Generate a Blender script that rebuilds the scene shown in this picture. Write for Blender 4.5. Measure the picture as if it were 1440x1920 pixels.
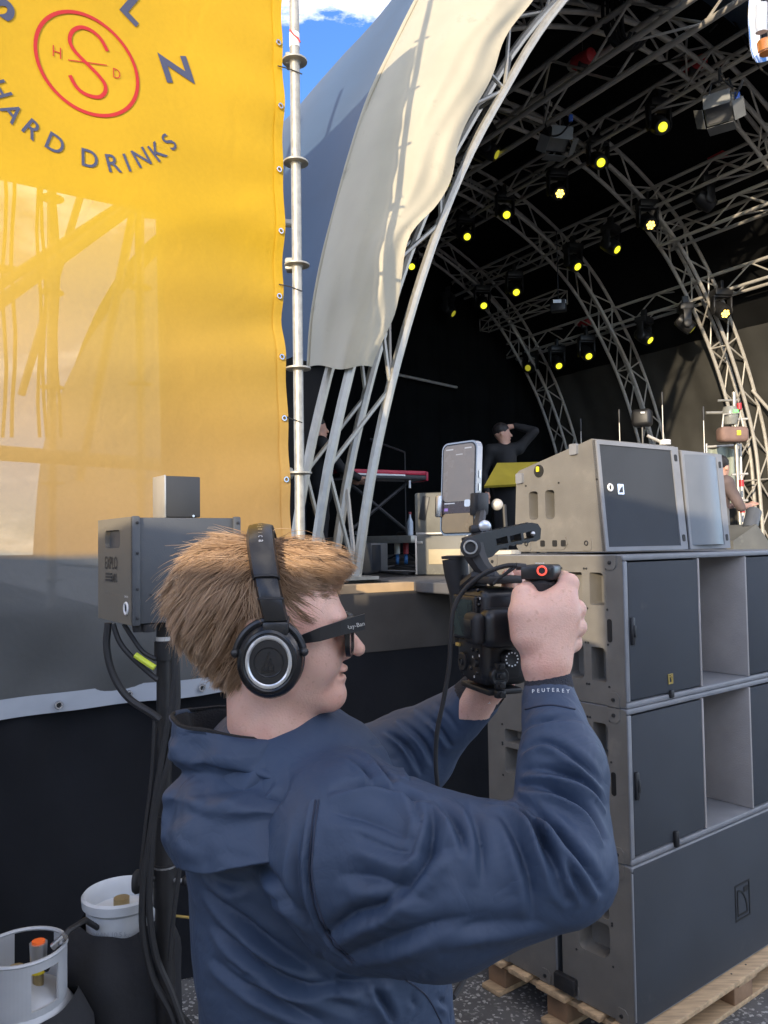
import bpy, bmesh, math, random
import numpy as np
from mathutils import Matrix, Vector, Euler
from mathutils.bvhtree import BVHTree
random.seed(7); np.random.seed(7)
R = math.radians
SC = bpy.context.scene
COL = SC.collection
for o in list(bpy.data.objects): bpy.data.objects.remove(o)

# ---------------------------------------------------------------- camera
FPX, PITCH, ROLL, CAMH = 1511.0, R(2.3), R(.886), 1.862
cd = bpy.data.cameras.new('camera'); cam = bpy.data.objects.new('camera', cd); COL.objects.link(cam)
cd.sensor_fit = 'VERTICAL'; cd.sensor_height = 32.0; cd.lens = FPX / 1920 * 32.0
cd.clip_start = .02; cd.clip_end = 2000
cam.matrix_world = Matrix.Translation((0, 0, CAMH)) @ Matrix.Rotation(math.pi/2 + PITCH, 4, 'X') @ Matrix.Rotation(-ROLL, 4, 'Z')
SC.camera = cam
# ---------------------------------------------------------------- world + sun
CLOUD_OFF = (2.694, 1.718, 2.198)
SUN_AZ, SUN_EL = R(-157), R(10.0)
w = bpy.data.worlds.new('World'); SC.world = w; w.use_nodes = True
nt = w.node_tree; nt.nodes.clear()
wo = nt.nodes.new('ShaderNodeOutputWorld'); bg = nt.nodes.new('ShaderNodeBackground')
sky = nt.nodes.new('ShaderNodeTexSky'); sky.sky_type = 'NISHITA'; sky.sun_disc = False
sky.sun_elevation = SUN_EL; sky.sun_rotation = SUN_AZ
sky.altitude = 0; sky.air_density = .62; sky.dust_density = .3; sky.ozone_density = 4.0
bg.inputs[1].default_value = .15
tc = nt.nodes.new('ShaderNodeTexCoord'); mp = nt.nodes.new('ShaderNodeMapping'); mp.inputs['Scale'].default_value = (1.6, 1.6, 4.2); mp.inputs['Location'].default_value = CLOUD_OFF
nz = nt.nodes.new('ShaderNodeTexNoise'); nz.inputs['Scale'].default_value = 1.7; nz.inputs['Detail'].default_value = 8; nz.inputs['Roughness'].default_value = .62
cr_ = nt.nodes.new('ShaderNodeValToRGB'); cr_.color_ramp.elements[0].position = .49; cr_.color_ramp.elements[1].position = .82
mx = nt.nodes.new('ShaderNodeMixRGB'); mx.inputs[2].default_value = (24.0, 21.8, 19.2, 1)
nt.links.new(tc.outputs['Generated'], mp.inputs['Vector']); nt.links.new(mp.outputs[0], nz.inputs['Vector'])
nt.links.new(nz.outputs[0], cr_.inputs[0]); nt.links.new(cr_.outputs[0], mx.inputs[0]); nt.links.new(sky.outputs[0], mx.inputs[1])
nt.links.new(mx.outputs[0], bg.inputs[0]); nt.links.new(bg.outputs[0], wo.inputs[0])
sd = bpy.data.lights.new('sun', 'SUN'); sd.energy = 2.0; sd.angle = R(.53); sd.color = (1, .83, .60)
so = bpy.data.objects.new('sun', sd); COL.objects.link(so)
sdir = Vector((math.sin(SUN_AZ)*math.cos(SUN_EL), math.cos(SUN_AZ)*math.cos(SUN_EL), math.sin(SUN_EL)))
so.rotation_euler = (sdir).to_track_quat('Z', 'Y').to_euler(); so.location = sdir * 60
SC.view_settings.view_transform = 'Standard'; SC.view_settings.look = 'None'
SC.view_settings.exposure = 1.65; SC.view_settings.gamma = 1.0
SC.cycles.max_bounces = 8; SC.cycles.transparent_max_bounces = 24
try: SC.cycles.use_denoising = True
except Exception: pass

# ---------------------------------------------------------------- pixel <-> world helpers
_c, _s, _cr, _sr = math.cos(PITCH), math.sin(PITCH), math.cos(ROLL), math.sin(ROLL)
def ray(px, py):
    a = (px-720)/FPX; b = (960-py)/FPX
    u = _cr*a + _sr*b; v = -_sr*a + _cr*b
    return Vector((u, _c - _s*v, _s + _c*v))
CO = Vector((0, 0, CAMH))
def at(px, py, y): r = ray(px, py); return CO + r*(y/r.y)
def atz(px, py, z): r = ray(px, py); return CO + r*((z-CAMH)/r.z)
def atp(px, py, p, n): r = ray(px, py); return CO + r*((Vector(p)-CO).dot(n)/r.dot(n))
def az(a): a = R(a); return Vector((math.sin(a), math.cos(a), 0))
UP = Vector((0, 0, 1))

# ---------------------------------------------------------------- object helpers
PM = {}
def thing(name, label, cat, loc=(0,0,0), rz=0, group=None):
    o = bpy.data.objects.new(name, None); COL.objects.link(o); o.empty_display_size = .05
    M = Matrix.Translation(loc) @ Matrix.Rotation(rz, 4, 'Z')
    o.matrix_world = M; PM[o.name] = M
    o['label'] = label; o['category'] = cat
    if group: o['group'] = group
    return o
def tag(o, label=None, cat=None, group=None, kind=None):
    if label: o['label'] = label
    if cat: o['category'] = cat
    if group: o['group'] = group
    if kind: o['kind'] = kind
    return o
def link(me, name, mat, parent=None, world=True, M=None):
    o = bpy.data.objects.new(name, me); COL.objects.link(o)
    if mat is not None and not me.materials: me.materials.append(mat)
    elif mat is not None and me.materials[0] is not mat:
        o.material_slots[0].link = 'OBJECT'; o.material_slots[0].material = mat
    if parent is not None:
        o.parent = parent
        P = Matrix.Identity(4)
        q = parent
        if world:
            o.matrix_parent_inverse = WM(parent).inverted()
    if M is not None: o.matrix_basis = M
    PM[o.name] = (WM(parent) @ o.matrix_parent_inverse @ o.matrix_basis) if parent is not None else o.matrix_basis.copy()
    return o
def WM(o): return PM.get(o.name, Matrix.Identity(4))
def copy_tree(o, parent=None, label=None):
    c = o.copy(); COL.objects.link(c); c.parent = parent
    PM[c.name] = PM.get(o.name, Matrix.Identity(4)).copy()
    for ch in [x for x in bpy.data.objects if x.parent == o]: copy_tree(ch, c)
    if label: c['label'] = label
    return c
def frame(p, q, up=UP):
    d = (Vector(q)-Vector(p)); d.normalize()
    a = d.cross(up)
    if a.length < 1e-4: a = d.cross(Vector((1,0,0)))
    a.normalize(); b = a.cross(d)
    return a, b, d
class MB:
    def __init__(s): s.v = []; s.f = []
    def add(s, vs, fs):
        n = len(s.v); s.v += [tuple(x) for x in vs]; s.f += [tuple(i+n for i in f) for f in fs]; return s
    def box(s, c, size, M=None, bev=0, seg=2):
        bm = bmesh.new(); bmesh.ops.create_cube(bm, size=1)
        bmesh.ops.scale(bm, vec=Vector(size), verts=bm.verts)
        if bev: bmesh.ops.bevel(bm, geom=list(bm.edges), offset=bev, segments=seg, affect='EDGES', profile=.5)
        T = Matrix.Translation(c) @ (M.to_4x4() if M is not None else Matrix.Identity(4))
        bm.verts.index_update()
        s.add([T @ v.co for v in bm.verts], [[v.index for v in f.verts] for f in bm.faces]); bm.free(); return s
    def bar(s, p, q, r, n=8, r2=None, caps=True):
        return s.tube([p, q], [r, r if r2 is None else r2], n, caps)
    def tube(s, pts, r, n=8, caps=True):
        pts = [Vector(p) for p in pts]; m = len(pts)
        if not hasattr(r, '__len__'): r = [r]*m
        vs = []; a = None
        for i, p in enumerate(pts):
            d = (pts[min(i+1, m-1)] - pts[max(i-1, 0)]).normalized()
            if a is None:
                a = d.cross(UP)
                if a.length < 1e-3: a = d.cross(Vector((1,0,0)))
            a = (a - d*a.dot(d)).normalized(); b = d.cross(a)
            vs += [p + (a*math.cos(k*2*math.pi/n) + b*math.sin(k*2*math.pi/n))*r[i] for k in range(n)]
        fs = [[i*n+k, i*n+(k+1)%n, (i+1)*n+(k+1)%n, (i+1)*n+k] for i in range(m-1) for k in range(n)]
        if caps: fs += [list(range(n))[::-1], [(m-1)*n+k for k in range(n)]]
        return s.add(vs, fs)
    def lathe(s, prof, n=24, M=None, caps=True):
        M = M if M is not None else Matrix.Identity(4)
        vs = [M @ Vector((r*math.cos(k*2*math.pi/n), r*math.sin(k*2*math.pi/n), z)) for r, z in prof for k in range(n)]
        m = len(prof)
        fs = [[i*n+k, i*n+(k+1)%n, (i+1)*n+(k+1)%n, (i+1)*n+k] for i in range(m-1) for k in range(n)]
        if caps: fs += [list(range(n))[::-1], [(m-1)*n+k for k in range(n)]]
        return s.add(vs, fs)
    def prism(s, poly, h0, h1, M=None):
        M = M if M is not None else Matrix.Identity(4); n = len(poly)
        vs = [M @ Vector((x, y, h0)) for x, y in poly] + [M @ Vector((x, y, h1)) for x, y in poly]
        fs = [list(range(n))[::-1], [n+i for i in range(n)]] + [[i, (i+1)%n, n+(i+1)%n, n+i] for i in range(n)]
        return s.add(vs, fs)
    def ball(s, c, r, n=12, m=8, M=None):
        if not hasattr(r, '__len__'): r = (r, r, r)
        T = Matrix.Translation(c) @ (M.to_4x4() if M is not None else Matrix.Identity(4)) @ Matrix.Diagonal((*r, 1))
        prof = [(max(1e-4, math.sin(math.pi*i/m)), -math.cos(math.pi*i/m)) for i in range(m+1)]
        return s.lathe(prof, n, T, caps=False)
    def ring(s, c, ax, R1, r, n=28, k=8):
        a, b, d = frame(c, Vector(c)+Vector(ax))
        pts = [Vector(c) + (a*math.cos(i*2*math.pi/n) + b*math.sin(i*2*math.pi/n))*R1 for i in range(n)]
        vs = []
        for i in range(n):
            o = (pts[i]-Vector(c)).normalized()
            vs += [pts[i] + (o*math.cos(j*2*math.pi/k) + d*math.sin(j*2*math.pi/k))*r for j in range(k)]
        fs = [[i*k+j, i*k+(j+1)%k, ((i+1)%n)*k+(j+1)%k, ((i+1)%n)*k+j] for i in range(n) for j in range(k)]
        return s.add(vs, fs)
    def grid(s, fn, nu, nv):
        vs = [fn(i/nu, j/nv) for j in range(nv+1) for i in range(nu+1)]
        fs = [[j*(nu+1)+i, j*(nu+1)+i+1, (j+1)*(nu+1)+i+1, (j+1)*(nu+1)+i] for j in range(nv) for i in range(nu)]
        return s.add(vs, fs)
    def mesh(s, name, smooth=None):
        me = bpy.data.meshes.new(name); me.from_pydata([tuple(v) for v in s.v], [], s.f); me.validate(); me.update()
        if smooth:
            for p in me.polygons: p.use_smooth = True
            try: me.set_sharp_from_angle(angle=R(smooth))
            except Exception: pass
        return me
    def build(s, name, mat, parent=None, smooth=40, world=True, M=None):
        return link(s.mesh(name, smooth), name, mat, parent, world, M)
_cyl = {}
def bar(name, p, q, r, mat, parent, n=8):
    """one straight tube as its own object, sharing mesh data"""
    if n not in _cyl:
        _cyl[n] = MB().bar((0,0,0), (0,0,1), 1, n).mesh('unit_bar', 50)
    p = Vector(p); q = Vector(q); d = q-p
    M = Matrix.Translation(p) @ d.to_track_quat('Z', 'Y').to_matrix().to_4x4() @ Matrix.Diagonal((r, r, d.length, 1))
    me = _cyl[n]
    o = bpy.data.objects.new(name, me); COL.objects.link(o)
    if not me.materials: me.materials.append(mat)
    o.material_slots[0].link = 'OBJECT'; o.material_slots[0].material = mat
    o.parent = parent; o.matrix_parent_inverse = WM(parent).inverted(); o.matrix_basis = M; PM[o.name] = M
    return o
def basis(x, y, z, o=(0,0,0)):
    return Matrix(((x[0], y[0], z[0], o[0]), (x[1], y[1], z[1], o[1]), (x[2], y[2], z[2], o[2]), (0,0,0,1)))
def text_mesh(txt, h, bold=0.0, shear=0, sx=1.0):
    """flat text, cap height h, centred on its box, in the xy plane; returns a list of verts and faces"""
    cu = bpy.data.curves.new('t', 'FONT'); cu.body = txt; cu.size = 1; cu.offset = bold; cu.resolution_u = 4; cu.shear = shear
    o = bpy.data.objects.new('t', cu); COL.objects.link(o)
    dg = bpy.context.evaluated_depsgraph_get()
    me = bpy.data.meshes.new_from_object(o.evaluated_get(dg))
    vs = np.array([v.co[:] for v in me.vertices]) if len(me.vertices) else np.zeros((1,3)); fs = [list(p.vertices) for p in me.polygons]
    bpy.data.objects.remove(o); bpy.data.curves.remove(cu); bpy.data.meshes.remove(me)
    lo, hi = vs.min(0), vs.max(0); k = h/max(hi[1]-lo[1], 1e-6)
    vs = (vs-(lo+hi)/2)*k; vs[:, 0] *= sx
    return vs, fs
def put_text(name, txt, h, M, mat, parent, bold=0.0, sx=1.0, thick=0.0):
    vs, fs = text_mesh(txt, h, bold, sx=sx)
    mb = MB().add([M @ Vector(v) for v in vs], fs)
    return mb.build(name, mat, parent, smooth=None)

# ---------------------------------------------------------------- materials
MT = {}
def mat(name, col, rough=.6, metal=0, var=.12, vs=8.0, bump=0, bs=60.0, spec=.5, coat=0, emit=None, es=0, trans=0, alpha=1, sheen=0, var_col=None, sss=0, dirt=None, mapping=None, detail=5):
    m = bpy.data.materials.new(name); m.use_nodes = True; t = m.node_tree; n = t.nodes; l = t.links
    b = n['Principled BSDF']
    b.inputs['Roughness'].default_value = rough; b.inputs['Metallic'].default_value = metal
    b.inputs['Specular IOR Level'].default_value = spec; b.inputs['Coat Weight'].default_value = coat
    b.inputs['Transmission Weight'].default_value = trans; b.inputs['Alpha'].default_value = alpha
    if sheen: b.inputs['Sheen Weight'].default_value = sheen
    if sss: b.inputs['Subsurface Weight'].default_value = sss; b.inputs['Subsurface Radius'].default_value = (.02, .008, .004); b.inputs['Subsurface Scale'].default_value = .3
    if emit: b.inputs['Emission Color'].default_value = (*emit, 1); b.inputs['Emission Strength'].default_value = es
    c4 = (*col, 1); b.inputs['Base Color'].default_value = c4
    tc = n.new('ShaderNodeTexCoord'); vec = tc.outputs['Object']
    if mapping:
        mp = n.new('ShaderNodeMapping'); mp.inputs['Scale'].default_value = mapping; l.new(vec, mp.inputs[0]); vec = mp.outputs[0]
    if var or var_col:
        nz = n.new('ShaderNodeTexNoise'); nz.inputs['Scale'].default_value = vs; nz.inputs['Detail'].default_value = detail; l.new(vec, nz.inputs['Vector'])
        rp = n.new('ShaderNodeValToRGB'); rp.color_ramp.elements[0].position = .32; rp.color_ramp.elements[1].position = .68
        lo = var_col if var_col else tuple(max(0, x*(1-var)) for x in col); hi = tuple(min(1, x*(1+var)) for x in col)
        rp.color_ramp.elements[0].color = (*lo, 1); rp.color_ramp.elements[1].color = (*hi, 1)
        l.new(nz.outputs[0], rp.inputs[0]); out = rp.outputs[0]
        if dirt:   # (colour, scale, threshold)
            n2 = n.new('ShaderNodeTexNoise'); n2.inputs['Scale'].default_value = dirt[1]; n2.inputs['Detail'].default_value = 8; n2.inputs['Roughness'].default_value = .7; l.new(tc.outputs['Object'], n2.inputs['Vector'])
            r2 = n.new('ShaderNodeValToRGB'); r2.color_ramp.elements[0].position = dirt[2]; r2.color_ramp.elements[1].position = dirt[2]+.12
            mxx = n.new('ShaderNodeMixRGB'); mxx.inputs[2].default_value = (*dirt[0], 1)
            l.new(n2.outputs[0], r2.inputs[0]); l.new(r2.outputs[0], mxx.inputs[0]); l.new(out, mxx.inputs[1]); out = mxx.outputs[0]
        l.new(out, b.inputs['Base Color'])
        mr = n.new('ShaderNodeMapRange'); mr.inputs[3].default_value = max(0, rough-.08); mr.inputs[4].default_value = min(1, rough+.1)
        l.new(nz.outputs[0], mr.inputs[0]); l.new(mr.outputs[0], b.inputs['Roughness'])
    if bump:
        n3 = n.new('ShaderNodeTexNoise'); n3.inputs['Scale'].default_value = bs; n3.inputs['Detail'].default_value = 6; l.new(vec, n3.inputs['Vector'])
        bp = n.new('ShaderNodeBump'); bp.inputs['Strength'].default_value = bump; bp.inputs['Distance'].default_value = .01
        l.new(n3.outputs[0], bp.inputs['Height']); l.new(bp.outputs[0], b.inputs['Normal'])
    MT[name] = m; return m

# ---------------------------------------------------------------- implicit surfaces (for bodies and cloth)
def sd_cone(P, a, b, ra, rb):
    a = np.array(a, np.float32); b = np.array(b, np.float32); d = b-a; L2 = float(d@d)+1e-9
    t = np.clip(((P-a)@d)/L2, 0, 1); q = P - a - t[:, None]*d
    return np.sqrt((q*q).sum(1)) - (ra + (rb-ra)*t)
def sd_ell(P, c, r, M=None):
    q = P-np.array(c, np.float32)
    if M is not None: q = q @ np.array(M, np.float32)      # columns = axes
    r = np.array(r, np.float32); k = np.sqrt(((q/r)**2).sum(1)); k2 = np.sqrt(((q/(r*r))**2).sum(1))+1e-6
    return k*(k-1)/k2
def smin(a, b, k):
    h = np.clip(.5+.5*(b-a)/k, 0, 1); return b*(1-h)+a*h - k*h*(1-h)
def smax(a, b, k): return -smin(-a, -b, k)
def surf_net(fn, lo, hi, h):
    lo = np.array(lo, np.float32); hi = np.array(hi, np.float32); n = np.ceil((hi-lo)/h).astype(int)+1
    xs = [lo[i]+h*np.arange(n[i], dtype=np.float32) for i in range(3)]
    V = np.empty(n, np.float32); YZ = np.stack(np.meshgrid(xs[1], xs[2], indexing='ij'), -1).reshape(-1, 2)
    st = max(1, int(400000/len(YZ)))
    for i in range(0, n[0], st):
        xx = xs[0][i:i+st]; P = np.empty((len(xx)*len(YZ), 3), np.float32)
        P[:, 0] = np.repeat(xx, len(YZ)); P[:, 1:] = np.tile(YZ, (len(xx), 1))
        V[i:i+st] = fn(P).reshape(len(xx), n[1], n[2])
    S = V < 0
    cs = np.zeros(n-1, np.int8)
    for dx in (0,1):
        for dy in (0,1):
            for dz in (0,1): cs += S[dx:n[0]-1+dx, dy:n[1]-1+dy, dz:n[2]-1+dz]
    act = (cs > 0) & (cs < 8); idx = np.full(n-1, -1, np.int64); cells = np.argwhere(act); idx[act] = np.arange(len(cells))
    pos = np.zeros((len(cells), 3)); cnt = np.zeros(len(cells))
    corners = [(dx,dy,dz) for dx in (0,1) for dy in (0,1) for dz in (0,1)]
    for a in corners:
        for ax in range(3):
            if a[ax] == 0:
                b = list(a); b[ax] = 1
                va = V[cells[:,0]+a[0], cells[:,1]+a[1], cells[:,2]+a[2]]; vb = V[cells[:,0]+b[0], cells[:,1]+b[1], cells[:,2]+b[2]]
                m = (va < 0) != (vb < 0); t = np.where(m, va/np.where(m, va-vb, 1), 0)
                p = np.tile(np.array(a, float), (len(cells), 1)); p[:, ax] += t
                pos += p*m[:, None]; cnt += m
    verts = lo + h*(cells + pos/cnt[:, None])
    faces = []
    for ax in range(3):
        o1, o2 = [(1,2),(2,0),(0,1)][ax]
        sl0 = [slice(1, n[k]-1) for k in range(3)]; sl1 = [slice(1, n[k]-1) for k in range(3)]
        sl0[ax] = slice(0, n[ax]-1); sl1[ax] = slice(1, n[ax])
        A = S[tuple(sl0)]; B = S[tuple(sl1)]
        e = np.argwhere(A != B)
        if not len(e): continue
        flip = A[A != B]
        base = e.copy(); 
        for k in range(3):
            if k != ax: base[:, k] += 1
        def cell(d1, d2):
            c = base.copy(); c[:, o1] -= d1; c[:, o2] -= d2; return idx[c[:,0], c[:,1], c[:,2]]
        q = np.stack([cell(1,1), cell(0,1), cell(0,0), cell(1,0)], 1)
        q[~flip] = q[~flip][:, ::-1]
        faces.append(q)
    return verts, np.concatenate(faces)
def np_mesh(name, verts, faces, smooth=True):
    me = bpy.data.meshes.new(name); nf = len(faces); k = faces.shape[1]
    me.vertices.add(len(verts)); me.vertices.foreach_set('co', np.asarray(verts, np.float32).ravel())
    me.loops.add(nf*k); me.loops.foreach_set('vertex_index', np.asarray(faces, np.int32).ravel())
    me.polygons.add(nf); me.polygons.foreach_set('loop_start', np.arange(0, nf*k, k, dtype=np.int32))
    try: me.polygons.foreach_set('loop_total', np.full(nf, k, np.int32))
    except Exception: pass
    me.update(); me.validate()
    if smooth: me.polygons.foreach_set('use_smooth', np.ones(nf, bool))
    return me
def relax(verts, faces, it=2, lam=.5):
    n = len(verts); e = np.concatenate([faces[:, [i, (i+1) % faces.shape[1]]] for i in range(faces.shape[1])])
    for _ in range(it):
        acc = np.zeros((n, 3)); c = np.zeros(n)
        np.add.at(acc, e[:, 0], verts[e[:, 1]]); np.add.at(c, e[:, 0], 1)
        np.add.at(acc, e[:, 1], verts[e[:, 0]]); np.add.at(c, e[:, 1], 1)
        verts = verts + lam*(acc/np.maximum(c, 1)[:, None]-verts)
    return verts
def subdivide(V, F):
    n = len(V); E = np.concatenate([F[:, [i, (i+1) % 4]] for i in range(4)]); Es = np.sort(E, 1); key = Es[:, 0].astype(np.int64)*n + Es[:, 1]
    uq, inv = np.unique(key, return_inverse=True); mid = (V[uq//n] + V[uq % n])/2; inv = inv.reshape(4, -1).T + n
    c = V[F].mean(1); ci = n + len(uq) + np.arange(len(F))
    Fn = np.concatenate([np.stack([F[:, i], inv[:, i], ci, inv[:, i-1]], 1) for i in range(4)])
    return np.concatenate([V, mid, c]), Fn
def vnormals(verts, faces):
    a, b, c, d = [verts[faces[:, i]] for i in range(4)]
    fn = np.cross(c-a, d-b); N = np.zeros_like(verts)
    for i in range(4): np.add.at(N, faces[:, i], fn)
    return N/(np.linalg.norm(N, axis=1)[:, None]+1e-12)
def noise3(P, seed=0):
    """cheap smooth value noise on an (n,3) array, range -1..1"""
    P = np.asarray(P, float); i = np.floor(P).astype(np.int64); f = P-i; f = f*f*(3-2*f)
    def hsh(a, b, c):
        h = (a*374761393 + b*668265263 + c*2147483647 + seed*974711) & 0xFFFFFFFF
        h = ((h ^ (h >> 13))*1274126177) & 0xFFFFFFFF; return ((h ^ (h >> 16)) & 0xFFFF)/32767.5-1
    r = 0
    for dx in (0,1):
        for dy in (0,1):
            for dz in (0,1):
                wgt = (f[:,0] if dx else 1-f[:,0])*(f[:,1] if dy else 1-f[:,1])*(f[:,2] if dz else 1-f[:,2])
                r = r + wgt*hsh(i[:,0]+dx, i[:,1]+dy, i[:,2]+dz)
    return r
def polyline_disp(V, N, line, w, amp, side=0.6):
    """crease: a sharp valley along a 3-D polyline with a rounded ridge beside it"""
    line = np.asarray(line, float); out = np.zeros(len(V)); lo = line.min(0)-6*w; hi = line.max(0)+6*w
    sel = np.where(((V > lo) & (V < hi)).all(1))[0]; V = V[sel]; N = N[sel]
    best = np.full(len(V), 1e9); sgn = np.zeros(len(V)); tt = np.zeros(len(V)); L = len(line)-1
    for i in range(L):
        a, b = line[i], line[i+1]; d = b-a; l2 = d@d+1e-12
        t = np.clip(((V-a)@d)/l2, 0, 1); q = V-a-t[:, None]*d; dist = np.linalg.norm(q, axis=1)
        s = np.einsum('ij,ij->i', np.cross(np.broadcast_to(d/np.sqrt(l2), V.shape), N), q)
        m = dist < best; best[m] = dist[m]; sgn[m] = s[m]; tt[m] = (i+t[m])/L
    taper = np.sin(np.clip(tt, 0, 1)*np.pi*.92+.12)**.7
    x = sgn/w; along = np.sqrt(np.maximum(0, best**2 - sgn**2))/w
    prof = np.where(best < 6*w, -np.exp(-best/w*1.15) + side*np.exp(-np.abs(x-1.5)**1.6/1.6 - along**2) + .3*side*np.exp(-np.abs(x+1.9)**2/1.5 - along**2), 0)
    out[sel] = prof*amp*taper; return out
# ================================================================ materials
mat('alu', (.50, .475, .43), .45, .30, .10, 12)
mat('alu_bright', (.37, .35, .30), .38, .55, .10, 14, dirt=((.45,.43,.4), 9, .62))
mat('galv', (.36, .345, .30), .5, .45, .18, 26, bump=.08, bs=120, dirt=((.38,.37,.35), 14, .6))
mat('cream_pvc', (.36, .322, .235), .55, 0, .06, 3, bump=.12, bs=9, dirt=((.28,.255,.19), 3, .60))
mat('skin_pvc', (.046, .078, .130), .55, 0, .15, 1.2, bump=.05, bs=4, spec=.15)
mat('liner', (.0075, .0077, .0077), .95, 0, .3, 1.5, bump=.2, bs=5, spec=.08)
mat('drape', (.012, .013, .016), .9, 0, .25, 2.5, bump=.25, bs=14, spec=.2)
mat('skirt', (.075, .068, .060), .85, 0, .2, 3, bump=.2, bs=12, spec=.2)
mat('deck', (.09, .085, .08), .7, 0, .25, 3, bump=.1, bs=30, dirt=((.16,.14,.12), 4, .6))
mat('deckwood', (.45, .31, .17), .6, 0, .2, 6, mapping=(1, 8, 1))
mat('black_metal', (.026, .026, .027), .45, .2, .2, 10)
mat('black_plastic', (.016, .016, .018), .42, 0, .2, 20, bump=.05, bs=200)
mat('rubber', (.018, .018, .019), .6, 0, .1, 20)
mat('red_paint', (.45, .03, .035), .45, 0, .2, 6)
mat('navy_print', (.05, .055, .10), .6, 0, .05, 5)
mat('red_print', (.42, .008, .005), .55, 0, .03, 5)
mat('white_paint', (.75, .75, .74), .5, 0, .05, 8)
mat('chrome', (.75, .75, .76), .18, 1, .05, 10)
mat('wood', (.50, .35, .20), .7, 0, .25, 7, mapping=(1.2, 9, 9), bump=.15, bs=30)
mat('wood_dark', (.28, .17, .095), .75, 0, .3, 8, bump=.2, bs=40)
mat('tan_panel', (.40, .31, .19), .6, 0, .15, 5)
mat('corrugated', (.66, .63, .56), .5, .0, .1, 2)  # pale paint of the added shade blocks, so they bounce light
# asphalt
m = mat('asphalt', (.105, .102, .098), .88, 0, .25, 5, bump=.5, bs=220)
t = m.node_tree; n = t.nodes; l = t.links; b = n['Principled BSDF']
vo = n.new('ShaderNodeTexVoronoi'); vo.inputs['Scale'].default_value = 95; tcx = n.new('ShaderNodeTexCoord'); l.new(tcx.outputs['Object'], vo.inputs['Vector'])
sepx = n.new('ShaderNodeSeparateColor'); l.new(vo.outputs['Color'], sepx.inputs[0])
rr = n.new('ShaderNodeValToRGB'); rr.color_ramp.elements[0].position = .80; rr.color_ramp.elements[1].position = .97
l.new(sepx.outputs[0], rr.inputs[0])
mm = n.new('ShaderNodeMixRGB'); mm.inputs[2].default_value = (.42, .41, .38, 1)
src = b.inputs['Base Color'].links[0].from_socket; l.new(rr.outputs[0], mm.inputs[0]); l.new(src, mm.inputs[1]); l.new(mm.outputs[0], b.inputs['Base Color'])
# banner cloth: printed yellow mesh sheet with a grey lower field, slightly see-through
def banner_mat(name, transp):
    m = bpy.data.materials.new(name); m.use_nodes = True; t = m.node_tree; n = t.nodes; l = t.links
    b = n['Principled BSDF']; out = n['Material Output']; b.inputs['Roughness'].default_value = .6; b.inputs['Specular IOR Level'].default_value = .3
    tc = n.new('ShaderNodeTexCoord'); at_ = n.new('ShaderNodeAttribute'); at_.attribute_name = 'az'   # along, height in banner metres
    sx = n.new('ShaderNodeSeparateXYZ'); l.new(at_.outputs['Vector'], sx.inputs[0])
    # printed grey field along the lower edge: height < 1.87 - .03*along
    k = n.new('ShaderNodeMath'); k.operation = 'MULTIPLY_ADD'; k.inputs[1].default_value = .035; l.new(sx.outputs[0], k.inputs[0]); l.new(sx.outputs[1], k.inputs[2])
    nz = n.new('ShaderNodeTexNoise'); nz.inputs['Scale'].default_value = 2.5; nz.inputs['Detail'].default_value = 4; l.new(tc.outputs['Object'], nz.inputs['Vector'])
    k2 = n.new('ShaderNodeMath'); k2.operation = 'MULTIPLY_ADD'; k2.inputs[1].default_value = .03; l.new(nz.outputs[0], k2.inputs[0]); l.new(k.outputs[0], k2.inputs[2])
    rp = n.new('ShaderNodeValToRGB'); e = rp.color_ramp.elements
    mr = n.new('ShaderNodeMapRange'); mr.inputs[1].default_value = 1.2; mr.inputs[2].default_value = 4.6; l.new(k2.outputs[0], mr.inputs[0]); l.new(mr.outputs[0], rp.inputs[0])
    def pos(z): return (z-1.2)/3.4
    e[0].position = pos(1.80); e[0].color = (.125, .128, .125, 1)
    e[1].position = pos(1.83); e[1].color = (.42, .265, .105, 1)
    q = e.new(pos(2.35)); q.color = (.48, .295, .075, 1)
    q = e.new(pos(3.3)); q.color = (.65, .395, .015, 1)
    n2 = n.new('ShaderNodeTexNoise'); n2.inputs['Scale'].default_value = 60; n2.inputs['Detail'].default_value = 3; l.new(tc.outputs['Object'], n2.inputs['Vector'])
    hs = n.new('ShaderNodeHueSaturation'); m3 = n.new('ShaderNodeMapRange'); m3.inputs[3].default_value = .92; m3.inputs[4].default_value = 1.06
    l.new(n2.outputs[0], m3.inputs[0]); l.new(m3.outputs[0], hs.inputs['Value']); l.new(rp.outputs[0], hs.inputs['Color']); l.new(hs.outputs[0], b.inputs['Base Color'])
    wv = n.new('ShaderNodeTexNoise'); wv.inputs['Scale'].default_value = 7; wv.inputs['Detail'].default_value = 6; wv.inputs['Distortion'].default_value = .8; l.new(tc.outputs['Object'], wv.inputs['Vector'])
    bw = n.new('ShaderNodeBump'); bw.inputs['Strength'].default_value = .22; bw.inputs['Distance'].default_value = .02; l.new(wv.outputs[0], bw.inputs['Height']); l.new(bw.outputs[0], b.inputs['Normal'])
    tl = n.new('ShaderNodeBsdfTranslucent'); l.new(rp.outputs[0], tl.inputs[0]); ms = n.new('ShaderNodeMixShader'); ms.inputs[0].default_value = .22
    l.new(b.outputs[0], ms.inputs[1]); l.new(tl.outputs[0], ms.inputs[2]); o = ms.outputs[0]
    if transp:
        tr = n.new('ShaderNodeBsdfTransparent'); m2 = n.new('ShaderNodeMixShader')
        # woven holes: fine, evenly spread
        m2.inputs[0].default_value = transp; l.new(o, m2.inputs[1]); l.new(tr.outputs[0], m2.inputs[2]); o = m2.outputs[0]
    l.new(o, out.inputs[0]); MT[name] = m; return m
banner_mat('banner_mesh', .085); banner_mat('banner_solid', 0)
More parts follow.
